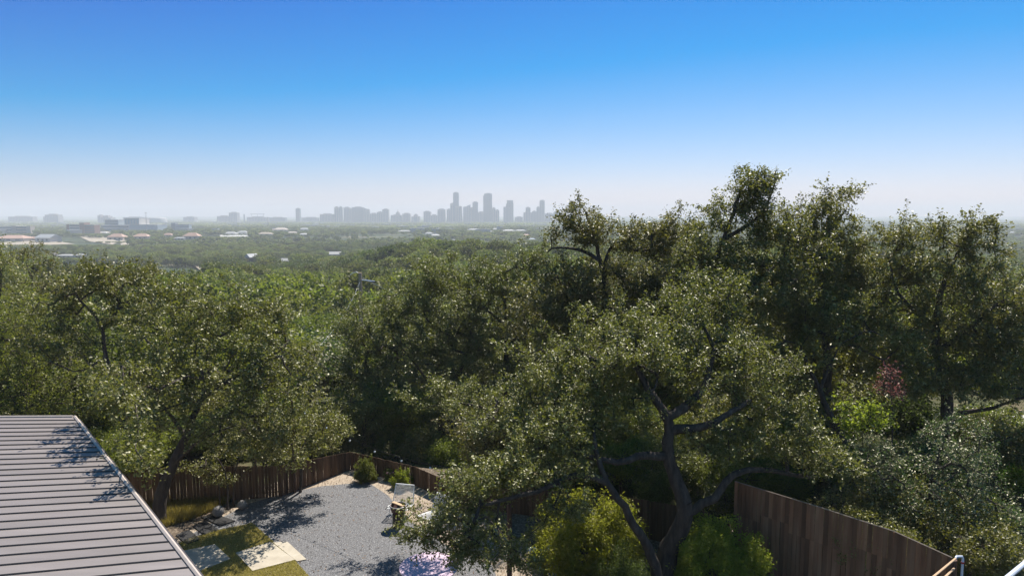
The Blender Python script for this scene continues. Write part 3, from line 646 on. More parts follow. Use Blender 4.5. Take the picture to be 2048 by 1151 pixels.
oak(1660, 33, [(1655, 760, 0), (1650, 640, 0), (1645, 540, 0), (1650, 460, 0), (1665, 420, 0)], [[(1645, 540, 0), (1600, 480, 0), (1605, 430, 0)], [(1650, 470, 0), (1690, 420, 0)]],
    [(1622, 430, 0, 34, 32), (1675, 420, 0, 38, 32), (1700, 400, 0, 16, 18), (1650, 475, 0, 75, 45), (1600, 500, 0, 60, 45), (1690, 540, 0, 60, 50), (1640, 570, 0, 100, 60), (1660, 640, -1, 100, 60)], 23,
    'oak with two upright leafy tufts right of the tallest crown', dens=1.3)
oak(1690, 29.5, [(1688, 900, 0), (1680, 870, 0), (1655, 820, 0), (1638, 775, 0), (1622, 740, 0), (1600, 690, 0)], [[(1640, 780, 0), (1652, 745, 0), (1680, 690, 0)]],
    [(1590, 690, 1, 90, 60), (1700, 660, 1, 100, 60), (1780, 730, 1, 60, 60), (1560, 760, 2, 70, 60), (1700, 820, 3, 80, 50)], 24,
    'oak with a bare dark forked trunk behind the tall fence', r0=.30, dens=.9, leafm='oak')
oak(1900, 32, [(1895, 820, 0), (1880, 740, 0), (1870, 650, 0), (1890, 560, 0), (1920, 500, 0)], [[(1880, 700, 0), (1960, 640, 0), (2000, 600, 0)], [(1875, 660, 0), (1800, 590, 0), (1780, 530, 0)], [(1895, 830, 0), (1980, 815, -1), (2060, 790, -2)]],
    [(1785, 490, 0, 50, 36), (1845, 475, 0, 45, 36), (1910, 470, 0, 60, 38), (1975, 455, 0, 24, 24), (1960, 500, 0, 50, 40), (1780, 560, 0, 80, 50), (1880, 560, 0, 100, 50), (1970, 600, 0, 90, 60), (1800, 650, 0, 90, 60), (1920, 680, 0, 110, 60), (2020, 690, -1, 80, 70), (1870, 760, -1, 100, 50), (1990, 770, -2, 90, 40)], 25,
    'broad oak filling the right side with a ragged top at the horizon', dens=1.15, r0=.42)
oak(1870, 24, [(1868, 1060, 0), (1860, 980, 0), (1880, 900, 0)], [[(1860, 990, 0), (1930, 930, 0)], [(1860, 1000, 0), (1780, 950, 0)]],
    [(1900, 890, 0, 90, 45), (1945, 935, 0, 60, 46), (1830, 960, 0, 100, 45), (1930, 1010, -1, 100, 50), (1740, 925, 1, 70, 40), (1800, 1040, -.5, 60, 30), (2030, 1060, 0, 50, 50), (1720, 990, 1.5, 90, 35)], 26,
    'low silvery oak leaning over the far side of the tall fence', r0=.18, leafm='oak_grey', nleaf=95, leaf=.08, clump_r=.36)
# left group
bl = G(312, 1046)
oak(312, bl[1], [(320, 1000, 0), (345, 930, .3), (372, 872, .6), (400, 800, 1), (420, 720, 1.4)], [[(345, 930, .3), (400, 880, 0), (470, 850, 0)], [(372, 872, .6), (320, 800, 1), (290, 740, 1)], [(400, 800, 1), (490, 740, 1), (560, 700, 1)]],
    [(420, 640, 2, 95, 55), (520, 650, 2, 80, 50), (340, 700, 1.5, 90, 60), (450, 740, 0, 110, 60), (550, 790, 0, 80, 60), (400, 830, 0, 100, 45), (510, 870, 0, 90, 42), (580, 900, 1, 60, 35), (280, 790, 1, 70, 50), (600, 720, 2, 50, 45), (330, 610, 3, 70, 40), (640, 870, 2, 35, 40), (225, 750, -4, 60, 30), (235, 800, -5.5, 42, 26), (300, 760, -3, 60, 34), (218, 800, -6, 44, 26), (252, 862, -7.5, 38, 32), (288, 925, -9, 30, 24)], 31,
    'large oak with a leaning trunk standing between the metal roof and the gravel', r0=.34)
oak(258, 33, [(255, 900, 0), (240, 800, 0), (212, 715, 0), (205, 660, 0), (185, 625, 0), (160, 600, 0)], [[(212, 715, 0), (165, 740, -.4), (145, 742, -.6)], [(205, 660, 0), (230, 625, 0), (260, 600, 0)], [(240, 800, 0), (290, 740, 0), (310, 690, 0)]],
    [(170, 575, 0, 85, 36), (240, 565, 1, 70, 34), (110, 610, 0, 70, 45), (250, 640, 0, 70, 45), (120, 690, 0, 80, 45), (290, 570, 2, 60, 34), (230, 770, 1, 60, 40)], 32,
    'oak with exposed pale crooked branches above the far end of the metal roof', r0=.27, dens=.85)
oak(70, 35, [(60, 860, 0), (50, 760, 0), (30, 680, 0)], [[(50, 760, 0), (110, 720, 0)]],
    [(30, 640, 0, 80, 60), (20, 730, -1, 80, 50), (100, 770, -1, 90, 45), (40, 800, -2, 90, 40), (180, 810, -2, 80, 40), (220, 850, -1, 50, 40), (120, 830, -2, 70, 30), (-60, 700, 0, 80, 90)], 33,
    'bright green leafy tree above the ridge of the metal roof', r0=.25, leafm='bright', leaf=.10, nleaf=85)
oak(65, 56, [(64, 560, 0), (66, 540, 0), (68, 515, 0)], [[(64, 560, 0), (50, 520, 0)], [(66, 548, 0), (92, 520, 0)]],
    [(70, 505, 0, 34, 16), (42, 520, 0, 22, 14), (98, 522, 0, 24, 14), (60, 590, 0, 60, 30), (120, 575, 1, 55, 26)], 34,
    'small topped oak with a visible trunk standing above its neighbours at the far left', r0=.30, nleaf=60, leaf=.13)
oak(0, 50, [(0, 600, 0), (2, 540, 0)], [], [(-10, 515, 0, 34, 26), (10, 545, 0, 50, 28), (-20, 590, 0, 70, 40)], 35,
    'dark oak crown cut by the edge of the picture at the far left', r0=.30, nleaf=60, leaf=.13)
# centre group
oak(880, 43, [(885, 850, 0), (888, 800, 0), (920, 740, 0), (940, 690, 0)], [[(888, 810, 0), (840, 740, 0), (800, 690, 0)], [(920, 745, 0), (980, 775, -1), (1060, 770, -1)]],
    [(855, 560, 0, 55, 35), (815, 618, 0, 62, 40), (900, 620, 0, 90, 50), (720, 650, 0, 65, 50), (820, 690, 0, 100, 50), (930, 700, 0, 80, 50), (720, 730, 0, 55, 55), (790, 770, -1, 80, 42), (900, 780, -1, 60, 35), (970, 800, -3, 50, 40), (700, 790, 0, 35, 30), (850, 820, -2, 50, 28), (955, 850, -4, 45, 28)], 41,
    'wide dark oak in the centre with drooping sprays over the fence line', r0=.40)
oak(1010, 45, [(1010, 800, 0), (1012, 700, 0), (1010, 620, 0), (1005, 560, 0)], [[(1012, 700, 0), (1060, 640, 0)], [(1010, 650, 0), (950, 600, 0)]],
    [(990, 555, 0, 70, 35), (1060, 525, 0, 50, 32), (875, 540, 0, 34, 24), (930, 580, 0, 60, 35), (1050, 590, 0, 80, 45), (1000, 650, 0, 90, 50), (1080, 700, 0, 60, 60), (1010, 740, 0, 80, 50)], 42,
    'oak behind the centre whose crown stands before the distant ridge', r0=.36)
oak(1330, 42, [(1330, 800, 0), (1330, 640, 0), (1340, 540, 0)], [], [(1330, 500, 0, 90, 40), (1290, 560, 0, 90, 45), (1400, 560, 0, 80, 45), (1240, 540, 2, 60, 40), (1350, 640, 0, 110, 50)], 43,
    'oak crown filling the gap between the two tall oaks', r0=.3, nleaf=80, leaf=.1)
oak(2060, 40, [(2060, 800, 0), (2060, 640, 0)], [], [(2060, 600, 0, 80, 60), (2010, 640, 0, 60, 40), (2070, 720, -2, 70, 60)], 44, 'oak crown cut by the picture edge at the far right', r0=.3, nleaf=80, leaf=.1)

gt = G(600, 984)
place_tree('small_oak', gt, [([gt-[0, 0, .1], P(603, 940, gt[1]), P(598, 900, gt[1]), P(606, 860, gt[1]+.2)], .085, .035)],
   [L(600, 885, gt[1], 55, 28), L(545, 900, gt[1], 45, 24), L(655, 880, gt[1]+.3, 50, 26), L(610, 840, gt[1]+.4, 60, 26), L(560, 850, gt[1]-.4, 45, 24), L(680, 850, gt[1]-.5, 40, 22)],
   52, 'young oak with a slim trunk beside the thin post at the gravel edge', clump_r=.34, nleaf=110, leaf=.095, dens=.8)
# multi-stemmed small trees by the stone spheres
sm_ = [G(455, 1018), G(440, 1015), G(468, 1012)]
place_tree('small_tree', sm_[0], [([sm_[0], P(452, 950, sm_[0][1]), P(425, 900, sm_[0][1]+.3)], .05, .025), ([sm_[1], P(436, 960, sm_[0][1]), P(410, 920, sm_[0][1])], .04, .02), ([sm_[2], P(468, 950, sm_[0][1]), P(490, 890, sm_[0][1])], .045, .02)],
   [L(410, 935, sm_[0][1], 45, 14), L(460, 900, sm_[0][1], 50, 22), L(440, 960, sm_[0][1], 40, 10)], 51, 'slender many stemmed small tree behind the larger stone sphere', clump_r=.22, nleaf=40, leaf=.07, dens=1.3)

# ------------------------------------------------------------------ shrubs and bushes
def bush(name, px, py, wpx, hpx, z0, seed, label, leafm='bright', leaf=.07, ncl=150, nl=110, up=.5, cr=.3, spike=False, Yoff=0, cat='shrub', group=None, part='foliage', ratio=.45):
    g = G(px, py, z0); g[1] += Yoff; s = g[1]/FPX; w = wpx*s/2; h = hpx*s*1.05; rg = np.random.default_rng(seed)
    root = empty(name, g, label, cat, group)
    n = ncl; th = rg.random(n)*6.283; ph = np.arccos(rg.random(n)); r = .45+.55*rg.random(n)**.6
    r *= 1+.22*np.sin(th*3+seed)*np.sin(ph*2)+.12*np.sin(th*7+seed*3)
    C = np.stack([w*r*np.sin(ph)*np.cos(th), w*.85*r*np.sin(ph)*np.sin(th), h*r*np.cos(ph)*.95+.05], 1)
    st = MB(); 
    for k in range(0, n, max(1, n//45)):
        m_ = C[k]*.5; m_[2] *= .8; st.tube([(C[k][0]*.08, C[k][1]*.08, -.05), tuple(m_), tuple(C[k]*.8)], [.02, .012, .005], 4, False)
    st.build('stem', M['twig'], root)
    idx = np.repeat(np.arange(n), nl); off = rg.normal(size=(len(idx), 3))*cr*.55
    if spike: off[:, 2] = np.abs(off[:, 2])*1.6; off[:, :2] *= .5
    V, F = leaves(C[idx]+off, leaf, rg, up, ratio)
    V[:, 2] = np.maximum(V[:, 2], .01)
    obj(part, mesh_np(part, V, [F], M[leafm]), root); TRIS[0] += len(F); return root
bush('shrub', 731, 962, 48, 40, 0, 61, 'bright green rounded shrub at the back of the gravel patio', 'bright', .06, 120, 90, cr=.14, spike=True, up=.1)
bush('shrub', 805, 975, 44, 30, 0, 62, 'yellow green feathery shrub on beige gravel above the white chair', 'lime', .055, 110, 90, cr=.12, spike=True, up=.1)
bush('shrub', 781, 960, 24, 22, 0, 63, 'small shrub with faded pink flower heads between the two green shrubs', 'bright', .05, 50, 60, cr=.1, up=.3)
bush('bush', 1185, 1175, 235, 140, 0, 64, 'large feathery green bush left of the thick oak trunk', 'shrub', .11, 420, 100, cr=.24, Yoff=1.6, up=.55, ratio=.4)
bush('bush', 1440, 1190, 210, 130, 0, 65, 'low green bush between the oak trunk and the tall fence', 'shrub', .10, 330, 100, cr=.24, Yoff=.6, up=.7, ratio=.45)
bush('bush', 1250, 1200, 110, 90, 0, 66, 'dark green shaded bush at the foot of the thick oak trunk', 'juniper', .055, 130, 130, cr=.28, Yoff=.2)
bush('bush', 990, 1000, 130, 75, 0, 67, 'yellow lime leaved bush behind the wooden post', 'lime', .10, 150, 60, cr=.3, Yoff=1.2)
bush('bush', 1130, 1030, 120, 60, 0, 75, 'second yellow green bush under the oak limb right of the wooden post', 'lime', .09, 120, 70, cr=.3, Yoff=1.5)
bush('shrub', 1070, 1128, 22, 14, 0, 68, 'low spiky green plant beside the shiny bowl', 'juniper', .08, 30, 30, cr=.08, spike=True, up=.0)
bush('bush', 1975, 1165, 80, 30, 0, 69, 'yellow green ground shrub beside the white pipe', 'lime', .08, 90, 60, cr=.2, up=.3)
bush('sapling', 1722, 870, 80, 75, .2, 70, 'bright yellow green sapling behind the dark forked trunk', 'lime', .13, 80, 60, cr=.5, Yoff=4)
bush('sapling', 690, 895, 70, 110, -1.5, 71, 'bright yellow green sapling behind the back fence', 'lime', .11, 90, 60, cr=.45, cat='tree')
bush('sapling', 840, 900, 90, 80, -1.5, 72, 'leafy green sapling left of the shingle roofed house', 'bright', .11, 70, 60, cr=.32, cat='tree')
bush('sapling', 745, 910, 60, 150, -1.5, 73, 'slim green sapling behind the fence near the string light bulbs', 'lime', .10, 80, 50, cr=.3, cat='tree')
bush('bush', 2040, 985, 60, 60, 0, 74, 'lime green bush at the picture edge below the green lawn', 'lime', .09, 90, 70, cr=.3)
bush('bush', 900, 930, 110, 40, -.6, 77, 'leafy light green bush along the fence below the shingle roofed house', 'bright', .09, 110, 80, cr=.3, Yoff=1)
oak(1785, 27, [(1785, 860, 0), (1782, 800, 0), (1780, 760, 0)], [], [(1780, 748, 0, 17, 17), (1768, 772, 0, 13, 10), (1790, 785, 0, 8, 8)], 76, 'tree with pinkish red blossom showing through the oaks', r0=.07, name='crepe_myrtle', leafm='red_leaf', nleaf=20, leaf=.09, clump_r=.3, dens=.8)
oak(1725, 26, [(1725, 900, 0), (1722, 850, 0)], [], [(1722, 820, 0, 36, 16), (1700, 850, 0, 34, 18), (1750, 845, 0, 24, 16), (1560, 880, 3, 30, 20)], 77, 'feathery yellow green sapling in front of the oaks by the forked trunk', r0=.06, name='sapling', leafm='lime', nleaf=60, leaf=.12, clump_r=.3, dens=.7)
for k_, (px_, py_, w_, h_, lm_, lb_) in enumerate(((655, 905, 90, 55, 'bright', 'bushy light green shrub behind the corner of the back fence'), (722, 902, 90, 60, 'oak', 'dark shrub behind the back fence above the round green shrub'),
     (785, 908, 90, 60, 'bright', 'light green shrub behind the fence above the yellow green shrub'), (842, 918, 90, 60, 'oak', 'dark shrub behind the back fence left of the tan walled house'), (905, 932, 100, 55, 'bright', 'light green shrub behind the fence below the tan walled house'),
     (365, 908, 120, 50, 'oak', 'dark shrub behind the left fence beside the leaning trunk'), (470, 908, 120, 55, 'bright', 'light green shrub behind the middle of the left fence'), (570, 908, 120, 60, 'oak', 'dark shrub behind the right end of the left fence'), (270, 895, 90, 50, 'oak', 'dark shrub behind the fence next to the metal roof'))):
    bush('shrub', px_, py_, w_, h_, -1.0, 200+k_, lb_, lm_, .11, 130, 60, cr=.3, up=.6)
# flower heads on the small shrub
sh = [o for o in bpy.data.objects if o.get('label', '').startswith('small shrub with faded')][0]
M['pink'] = plain('faded_pink', (.42, .24, .22), .8); mb = MB().lathe(sphere_prof(.045, 5), n=8).mesh('flower_head', M['pink'], True)
for k in range(9): obj('flower_head', mb, sh, (math.cos(k*2.4)*.05*math.sqrt(k+1)*1.6, math.sin(k*2.4)*.045*math.sqrt(k+1)*1.6, .42+.05*math.sin(k*3)))

# ------------------------------------------------------------------ tree kinds for the slope and the valley
def proto(seed, h, w, leafm, ncl, nl, leaf, cr, trunk=True, up=.5, conic=0.0):
    rg = np.random.default_rng(seed); n = ncl
    nl_ = 7; lob = [(rg.uniform(-.5, .5)*w*.5, rg.uniform(-.5, .5)*w*.5, h*rg.uniform(.5, .78), w*rg.uniform(.22, .34), h*rg.uniform(.16, .25)) for _ in range(nl_)]
    lob += [(0, 0, h*.6, w*.36, h*.3)]
    C = []
    for k in range(n):
        l = lob[rg.integers(len(lob))]; d = rg.normal(size=3); d /= np.linalg.norm(d); d[2] = d[2]*.9+.15; r = .6+.45*rg.random()
        C.append((l[0]+d[0]*l[3]*r, l[1]+d[1]*l[3]*r, l[2]+d[2]*l[4]*r))
    C = np.array(C)
    if conic: f = 1-conic*(C[:, 2:3]/h-.4); C[:, :2] *= np.clip(f, .2, 1.5)
    C[:, 2] = np.maximum(C[:, 2], h*.12)
    idx = np.repeat(np.arange(n), nl); off = rg.normal(size=(len(idx), 3))*cr*.6
    LV, LF = leaves(C[idx]+off, leaf, rg, up, .7)
    tv = tf = None
    if trunk:
        A_ = [np.array([0, 0, -1.]), np.array([.1*w*.2, 0, h*.35])]; a = [A_[0]]; b = [A_[1]]; ra = [h*.03]; rb = [h*.02]
        for l in lob: a.append(A_[1]); b.append(np.array(l[:3])); ra.append(h*.014); rb.append(h*.006)
        for k in range(0, n, 3):
            l = lob[int(np.argmin([np.linalg.norm(C[k]-np.array(q[:3])) for q in lob]))]; a.append(np.array(l[:3])); b.append(C[k]); ra.append(h*.005); rb.append(h*.002)
        tv, tf = frustums(np.array(a), np.array(b), np.array(ra), np.array(rb), 4)
    return (LV, LF), (tv, tf)
NEARK = []; specs = [(101, 9, 10, 'oak', 'dark oak standing on the wooded slope beyond the fence'), (102, 8.5, 8.5, 'bright', 'bright green leafy tree standing on the wooded slope'),
                     (103, 8, 8.5, 'juniper', 'rounded juniper standing on the wooded slope'), (104, 7, 8, 'oak_grey', 'greyish oak standing on the wooded slope beyond the fence')]
for sd_, h, w, lm, lb in specs:
    (lv, lf), (tv, tf) = proto(sd_, h, w, lm, 300, 60, .19, .5, conic=.5 if lm == 'juniper' else 0); TRIS[0] += len(lf)
    NEARK.append((mesh_np('crown', lv, [lf], M[lm]), mesh_np('trunk', tv, [tf], M['bark']), lb, h))
MIDK = []
for sd_, h, w, lm, lb in [(111, 9, 10, 'far', 'dull green oak in the woods below the slope'), (112, 8, 8, 'bright', 'light green broadleaf tree in the woods below the slope'), (113, 8.5, 9.5, 'juniper', 'dark green tree in the woods below the slope')]:
    (lv, lf), (tv, tf) = proto(sd_, h, w, lm, 130, 24, .55, .6); TRIS[0] += len(lf)
    V_ = np.concatenate([lv, tv]); MIDK.append((mesh_np('crown', V_, [lf, tf+len(lv)], [M[lm], M['bark']], matidx=np.concatenate([np.zeros(len(lf)), np.ones(len(tf))])), lb, h))

# distant and valley buildings first, so the woods can keep clear of the sight lines
BL = []   # (x, y, halfwidth, z_visible_from)
def note(c, hw, zv): BL.append((c[0], c[1], hw, zv))
def cw(name, c, rough=.7): return plain(name, c, rough)
M['tile'] = cw('terracotta_roof', (.42, .26, .19)); M['tanw'] = cw('tan_render', (.46, .38, .31)); M['whitew'] = cw('white_wall', (.48, .46, .43)); M['greyroof'] = cw('grey_roof', (.36, .36, .36))
M['paleroof'] = cw('pale_roof', (.34, .335, .32)); M['brick'] = cw('red_brick', (.22, .11, .09)); M['glassb'] = cw('blue_glass', (.17, .22, .27), .2); M['tower'] = cw('tower_grey', (.20, .215, .24), .5)
M['tower2'] = cw('tower_tan', (.32, .29, .27), .6); M['tower3'] = cw('tower_dark', (.12, .14, .17), .4); M['darkw'] = cw('dark_wall', (.06, .055, .06)); M['bluewin'] = cw('window_band', (.10, .13, .17), .25); M['dirt'] = cw('dirt', (.34, .28, .20)); M['palegl'] = cw('pale_glass', (.32, .38, .42), .3)
def far_house(x0, x1, yt, yb, wallm, roofm, label, hip=True, rz=0, roofshare=.45, group='houses in the valley', dep=.6, lift=0, cat='house', name='valley_house', win=3):
    g = Gt((x0+x1)/2, yb); s = g[1]/FPX; w = (x1-x0)*s; h = (yb-yt)*s; g[2] = float(H(g[0], g[1]))
    r = house(name, g, w, w*dep, h*(1-roofshare), h*roofshare, M[wallm], M[roofm], label, cat, group, rz, hip, over=w*.03, windows=win)
    note(g, w*.6, g[2]+h*.12); return r
far_house(0, 60, 470, 483, 'tanw', 'tile', 'long terracotta roofed building at the far left of the valley')
far_house(77, 118, 468, 484, 'whitew', 'greyroof', 'white walled hall with a grey gabled roof in the valley', hip=False, rz=R(-20))
far_house(60, 80, 473, 482, 'tanw', 'tile', 'small terracotta roofed house beside the white walled hall')
far_house(220, 251, 467, 481, 'tanw', 'tile', 'terracotta hip roofed house right of the brick office block')
far_house(270, 300, 467, 479, 'tanw', 'tile', 'terracotta hip roofed house in front of the long glass fronted building')
far_house(328, 346, 466, 474, 'tanw', 'tile', 'small terracotta roofed house half hidden by valley trees')
far_house(370, 400, 465, 480, 'tanw', 'tile', 'terracotta hip roofed house beside a small white house')
far_house(350, 372, 474, 481, 'whitew', 'paleroof', 'small bright white flat roofed house in the valley', roofshare=.25)
far_house(99, 113, 505, 514, 'whitew', 'tanw', 'small pale house above the near oaks at the left', hip=False)
far_house(118, 150, 508, 516, 'whitew', 'paleroof', 'low white house in the trees left of the dirt track', roofshare=.3)
far_house(153, 176, 507, 517, 'whitew', 'paleroof', 'low white house with dark openings in the trees at the left', roofshare=.3)
far_house(492, 516, 507, 527, 'darkw', 'greyroof', 'dark gabled house with a light roof deep in the woods', hip=False, rz=R(65), roofshare=.35)
far_house(556, 582, 516, 524, 'greyroof', 'paleroof', 'pale low roof showing just above the woods', roofshare=.6)
far_house(655, 683, 503, 513, 'greyroof', 'paleroof', 'pale metal roof on the wooded ridge', hip=False, rz=R(12), roofshare=.5)
for x0, x1, yt, yb, c in ((450, 474, 463, 470, 'paleroof'), (476, 496, 461, 469, 'paleroof'), (517, 545, 464, 471, 'dirt'), (545, 575, 455, 463, 'tanw'), (600, 618, 455, 462, 'paleroof'), (822, 834, 449, 454, 'bluewin'), (797, 820, 460, 464, 'paleroof'), (850, 866, 464, 470, 'paleroof'), (862, 880, 468, 473, 'whitew'), (872, 880, 455, 459, 'tanw'), (900, 910, 478, 482, 'paleroof'),
                          (935, 960, 457, 461, 'paleroof'), (965, 985, 461, 464, 'whitew'), (985, 1000, 456, 460, 'paleroof'), (1005, 1030, 459, 463, 'whitew'), (1030, 1052, 459, 463, 'paleroof'), (1045, 1060, 468, 472, 'tile'), (1058, 1070, 476, 480, 'palegl'), (1090, 1103, 487, 492, 'palegl'), (600, 616, 466, 471, 'whitew'), (575, 595, 463, 467, 'tanw'),
                          (200, 215, 463, 468, 'whitew'), (190, 222, 463, 467, 'tanw'), (10, 24, 443, 446, 'paleroof'), (24, 56, 440, 443, 'whitew'), (90, 112, 438, 442, 'whitew'), (113, 132, 441, 444, 'paleroof'), (75, 90, 443, 446, 'paleroof'),
                          (1712, 1724, 469, 473, 'paleroof'), (1726, 1740, 464, 467, 'whitew'), (2018, 2030, 463, 467, 'paleroof'), (2022, 2044, 449, 452, 'palegl'), (2000, 2025, 437, 439, 'paleroof'), (390, 400, 442, 446, 'whitew'), (420, 432, 441, 445, 'paleroof')):
    far_house(x0, x1, yt, yb, 'whitew' if c != 'tanw' else 'tanw', c, 'low pale roofed building among the trees of the valley', roofshare=.5, group='low roofs among the valley trees', cat='building', name='low_building', win=2)

def block(mbn, root, x0, x1, y0, y1, z0, z1, mat): return MB().box(((x0+x1)/2, (y0+y1)/2, (z0+z1)/2), (x1-x0, y1-y0, z1-z0)).build(mbn, mat, root)
def office(x0, x1, yt, yb, label, secs, name='office_building', Y=None):
    """secs: (fx0, fx1, fz0, fz1, wall, kind, n) fractions of width and height"""
    g = Gt((x0+x1)/2, yb) if Y is None else P((x0+x1)/2, yb, Y); g[2] = float(H(g[0], g[1])); s = g[1]/FPX; w = (x1-x0)*s; h = (yb-yt)*s
    root = empty(name, g, label, 'building'); note(g, w*.55, g[2]+h*.08)
    for i, (a, b, c, d, wm, kind, n) in enumerate(secs):
        X0, X1 = (a-.5)*w, (b-.5)*w; dep = w*.35; z1_ = d*h; z0_ = c*h-(2 if c == 0 else 0)
        block('wall', root, X0, X1, -dep*.5+i*.3, dep*.5, z0_, z1_, M[wm])
        yf = -dep*.5+i*.3-.12
        if kind == 'bands':
            for k in range(n):
                za = c*h+(d-c)*h*(k+.35)/n; zb_ = c*h+(d-c)*h*(k+.85)/n
                block('window', root, X0+w*.01, X1-w*.01, yf-.1, yf+.2, za, zb_, M['bluewin'])
        if kind == 'cols':
            for k in range(n):
                xa = X0+(X1-X0)*(k+.15)/n; xb = X0+(X1-X0)*(k+.75)/n
                block('window', root, xa, xb, yf-.1, yf+.2, c*h+(d-c)*h*.15, c*h+(d-c)*h*.85, M['palegl'])
        block('parapet', root, X0-.3, X1+.3, -dep*.5+i*.3-.4, dep*.5+.3, z1_, z1_+h*.035, M['whitew'] if kind != 'none' else M[wm])
    return root
office(140, 195, 446, 468.5, 'red brick office block with a glass fronted left wing', [(0, .1, 0, .85, 'brick', 'none', 0), (.1, .47, 0, .86, 'whitew', 'bands', 4), (.47, .64, 0, 1, 'brick', 'none', 0), (.64, 1, 0, .84, 'brick', 'bands', 4)])
office(0, 27, 453, 468, 'grey office building with blue window bands at the far left', [(0, 1, 0, 1, 'whitew', 'bands', 3)])
office(28, 66, 452, 468, 'tan concrete framed building beside the blue banded office', [(0, .25, 0, 1, 'tanw', 'none', 0), (.25, .8, 0, .95, 'tanw', 'bands', 3), (.8, 1, 0, 1, 'tanw', 'none', 0)])
office(214, 325, 437, 462, 'long glass fronted building with two upper blocks in the valley', [(0, .5, 0, .45, 'whitew', 'bands', 2), (.5, 1, 0, .5, 'palegl', 'cols', 9), (.07, .31, .5, .88, 'palegl', 'bands', 3), (.42, .68, .5, 1, 'whitew', 'cols', 5)])
office(346, 381, 446, 462, 'blue grey office building with a dark stair block', [(0, .22, 0, 1, 'tower3', 'none', 0), (.22, 1, 0, .82, 'palegl', 'bands', 4)])
office(383, 388, 448, 462, 'narrow grey service block beside the blue grey office', [(0, 1, 0, 1, 'tower2', 'none', 0)]) if False else None
# skyline: far things, some kilometres away
YC = 4200.
def tower(x0, x1, yt, label, mat='tower', top='flat', Y=YC, secs=None, cat='skyscraper', name='skyscraper', dep=None):
    g = P((x0+x1)/2, 440, Y); g[2] = float(H(g[0], g[1])); s = Y/FPX; w = (x1-x0)*s
    htop = P(0, yt, Y)[2]-g[2]; root = empty(name, g, label, cat); d = dep or min(w, 45)
    note(g, w*.55, g[2]+10)
    secs = secs or [(0, 1, 1)]
    rz = 0
    for i, (a, b, f) in enumerate(secs):
        X0, X1 = (a-.5)*w, (b-.5)*w; z = htop*f
        if top == 'taper' and i == len(secs)-1:
            mb = MB(); q = .08*(X1-X0); mb.add([(X0, -d/2, 0), (X1, -d/2, 0), (X1, d/2, 0), (X0, d/2, 0), (X0, -d/2+2, z), (X1-q, -d/2+2, z), (X1-q, d/2-2, z), (X0, d/2-2, z)], [(0, 3, 2, 1), (4, 5, 6, 7), (0, 1, 5, 4), (1, 2, 6, 5), (2, 3, 7, 6), (3, 0, 4, 7)]); mb.build('shaft', M[mat], root)
        elif top == 'slope' and i == len(secs)-1:
            mb = MB(); mb.add([(X0, -d/2, 0), (X1, -d/2, 0), (X1, d/2, 0), (X0, d/2, 0), (X0, -d/2, z*.84), (X1, -d/2, z), (X1, d/2, z), (X0, d/2, z*.84)], [(0, 3, 2, 1), (4, 5, 6, 7), (0, 1, 5, 4), (1, 2, 6, 5), (2, 3, 7, 6), (3, 0, 4, 7)]); mb.build('shaft', M[mat], root)
        else:
            MB().box(((X0+X1)/2, i*.5, z/2-10), (X1-X0, d-i, z+20)).build('shaft', M[mat], root)
            MB().box(((X0+X1)/2, i*.5, z+2), ((X1-X0)*.55, d*.5, 5)).build('roof_plant', M['tower2'], root)
        # vertical bay recesses / floor bands give the facade its fine grain
        mb = MB(); nb_ = max(2, int((X1-X0)/9))
        for k in range(nb_):
            xa = X0+(X1-X0)*(k+.25)/nb_; mb.box((xa+(X1-X0)*.25/nb_, -d/2+i*.5-.2, z*.47), ((X1-X0)*.5/nb_, 1.2, z*.86))
        mb.build('window_band', M['bluewin'], root)
    if top == 'pyramid':
        X0, X1 = -w*.32, w*.32; z = htop*.86; MB().add([(X0, -w*.3, z), (X1, -w*.3, z), (X1, w*.3, z), (X0, w*.3, z), (0, 0, htop*1.06)], [(0, 1, 4), (1, 2, 4), (2, 3, 4), (3, 0, 4)]).build('spire', M['tower3'], root)
    return root
tower(907, 918, 385.5, 'tallest slender tower of the downtown skyline', 'tower')
tower(967, 984, 387.5, 'wide tall tower with a stepped left edge in the skyline', 'tower3', secs=[(0, 1, .93), (.1, 1, 1)])
tower(1007, 1029, 400.5, 'stepped tapering tower right of the wide tall tower', 'tower', 'taper', secs=[(0, .9, .72), (.24, .9, .86), (.3, .92, 1)])
tower(1079, 1089, 401, 'slim tower at the right end of the skyline', 'tower')
tower(945.5, 956, 404, 'flat topped tower left of the wide tall tower', 'tower3')
tower(927, 941, 409, 'tower with a slanted crown between two taller ones', 'tower', 'slope')
tower(940, 946.5, 416, 'narrow low tower beside the slanted crown', 'tower2')
tower(901, 909, 407, 'shorter tower touching the left side of the tallest one', 'tower2')
tower(911, 925, 412, 'broad pale tower at the foot of the tallest one', 'tower2', 'taper')
tower(876, 891, 418.5, 'flat boxy block at the left of the downtown cluster', 'tower2')
tower(894, 902, 418.5, 'narrow box block between boxy block and tallest tower', 'tower2')
tower(956, 969, 424, 'low wide block between the two tall towers', 'tower2')
tower(984, 991, 416, 'stepped block at the right foot of the wide tall tower', 'tower2')
tower(991, 998.5, 420, 'low block right of the wide tall tower', 'tower2')
tower(1047, 1064, 415, 'block with raised middle near the right end of the skyline', 'tower2', secs=[(0, 1, .7), (.25, .8, 1)])
tower(1064, 1073, 422.5, 'low block left of the slim right end tower', 'tower')
tower(1073, 1079.5, 414, 'mid height block attached to the slim right end tower', 'tower')
tower(1090, 1107, 427, 'long low pale block beyond the slim tower', 'tower2')
tower(1107, 1120, 420, 'last block of the skyline with a sloping roof', 'tower2', 'slope')
tower(1030, 1045, 434, 'very low block in the gap of the skyline', 'tower2')
tower(670, 678, 414, 'left half of the paired tower left of downtown', 'tower2'); tower(679, 685.5, 414, 'right half of the paired tower left of downtown', 'tower')
tower(642, 669, 428, 'long low block before the paired tower', 'tower2')
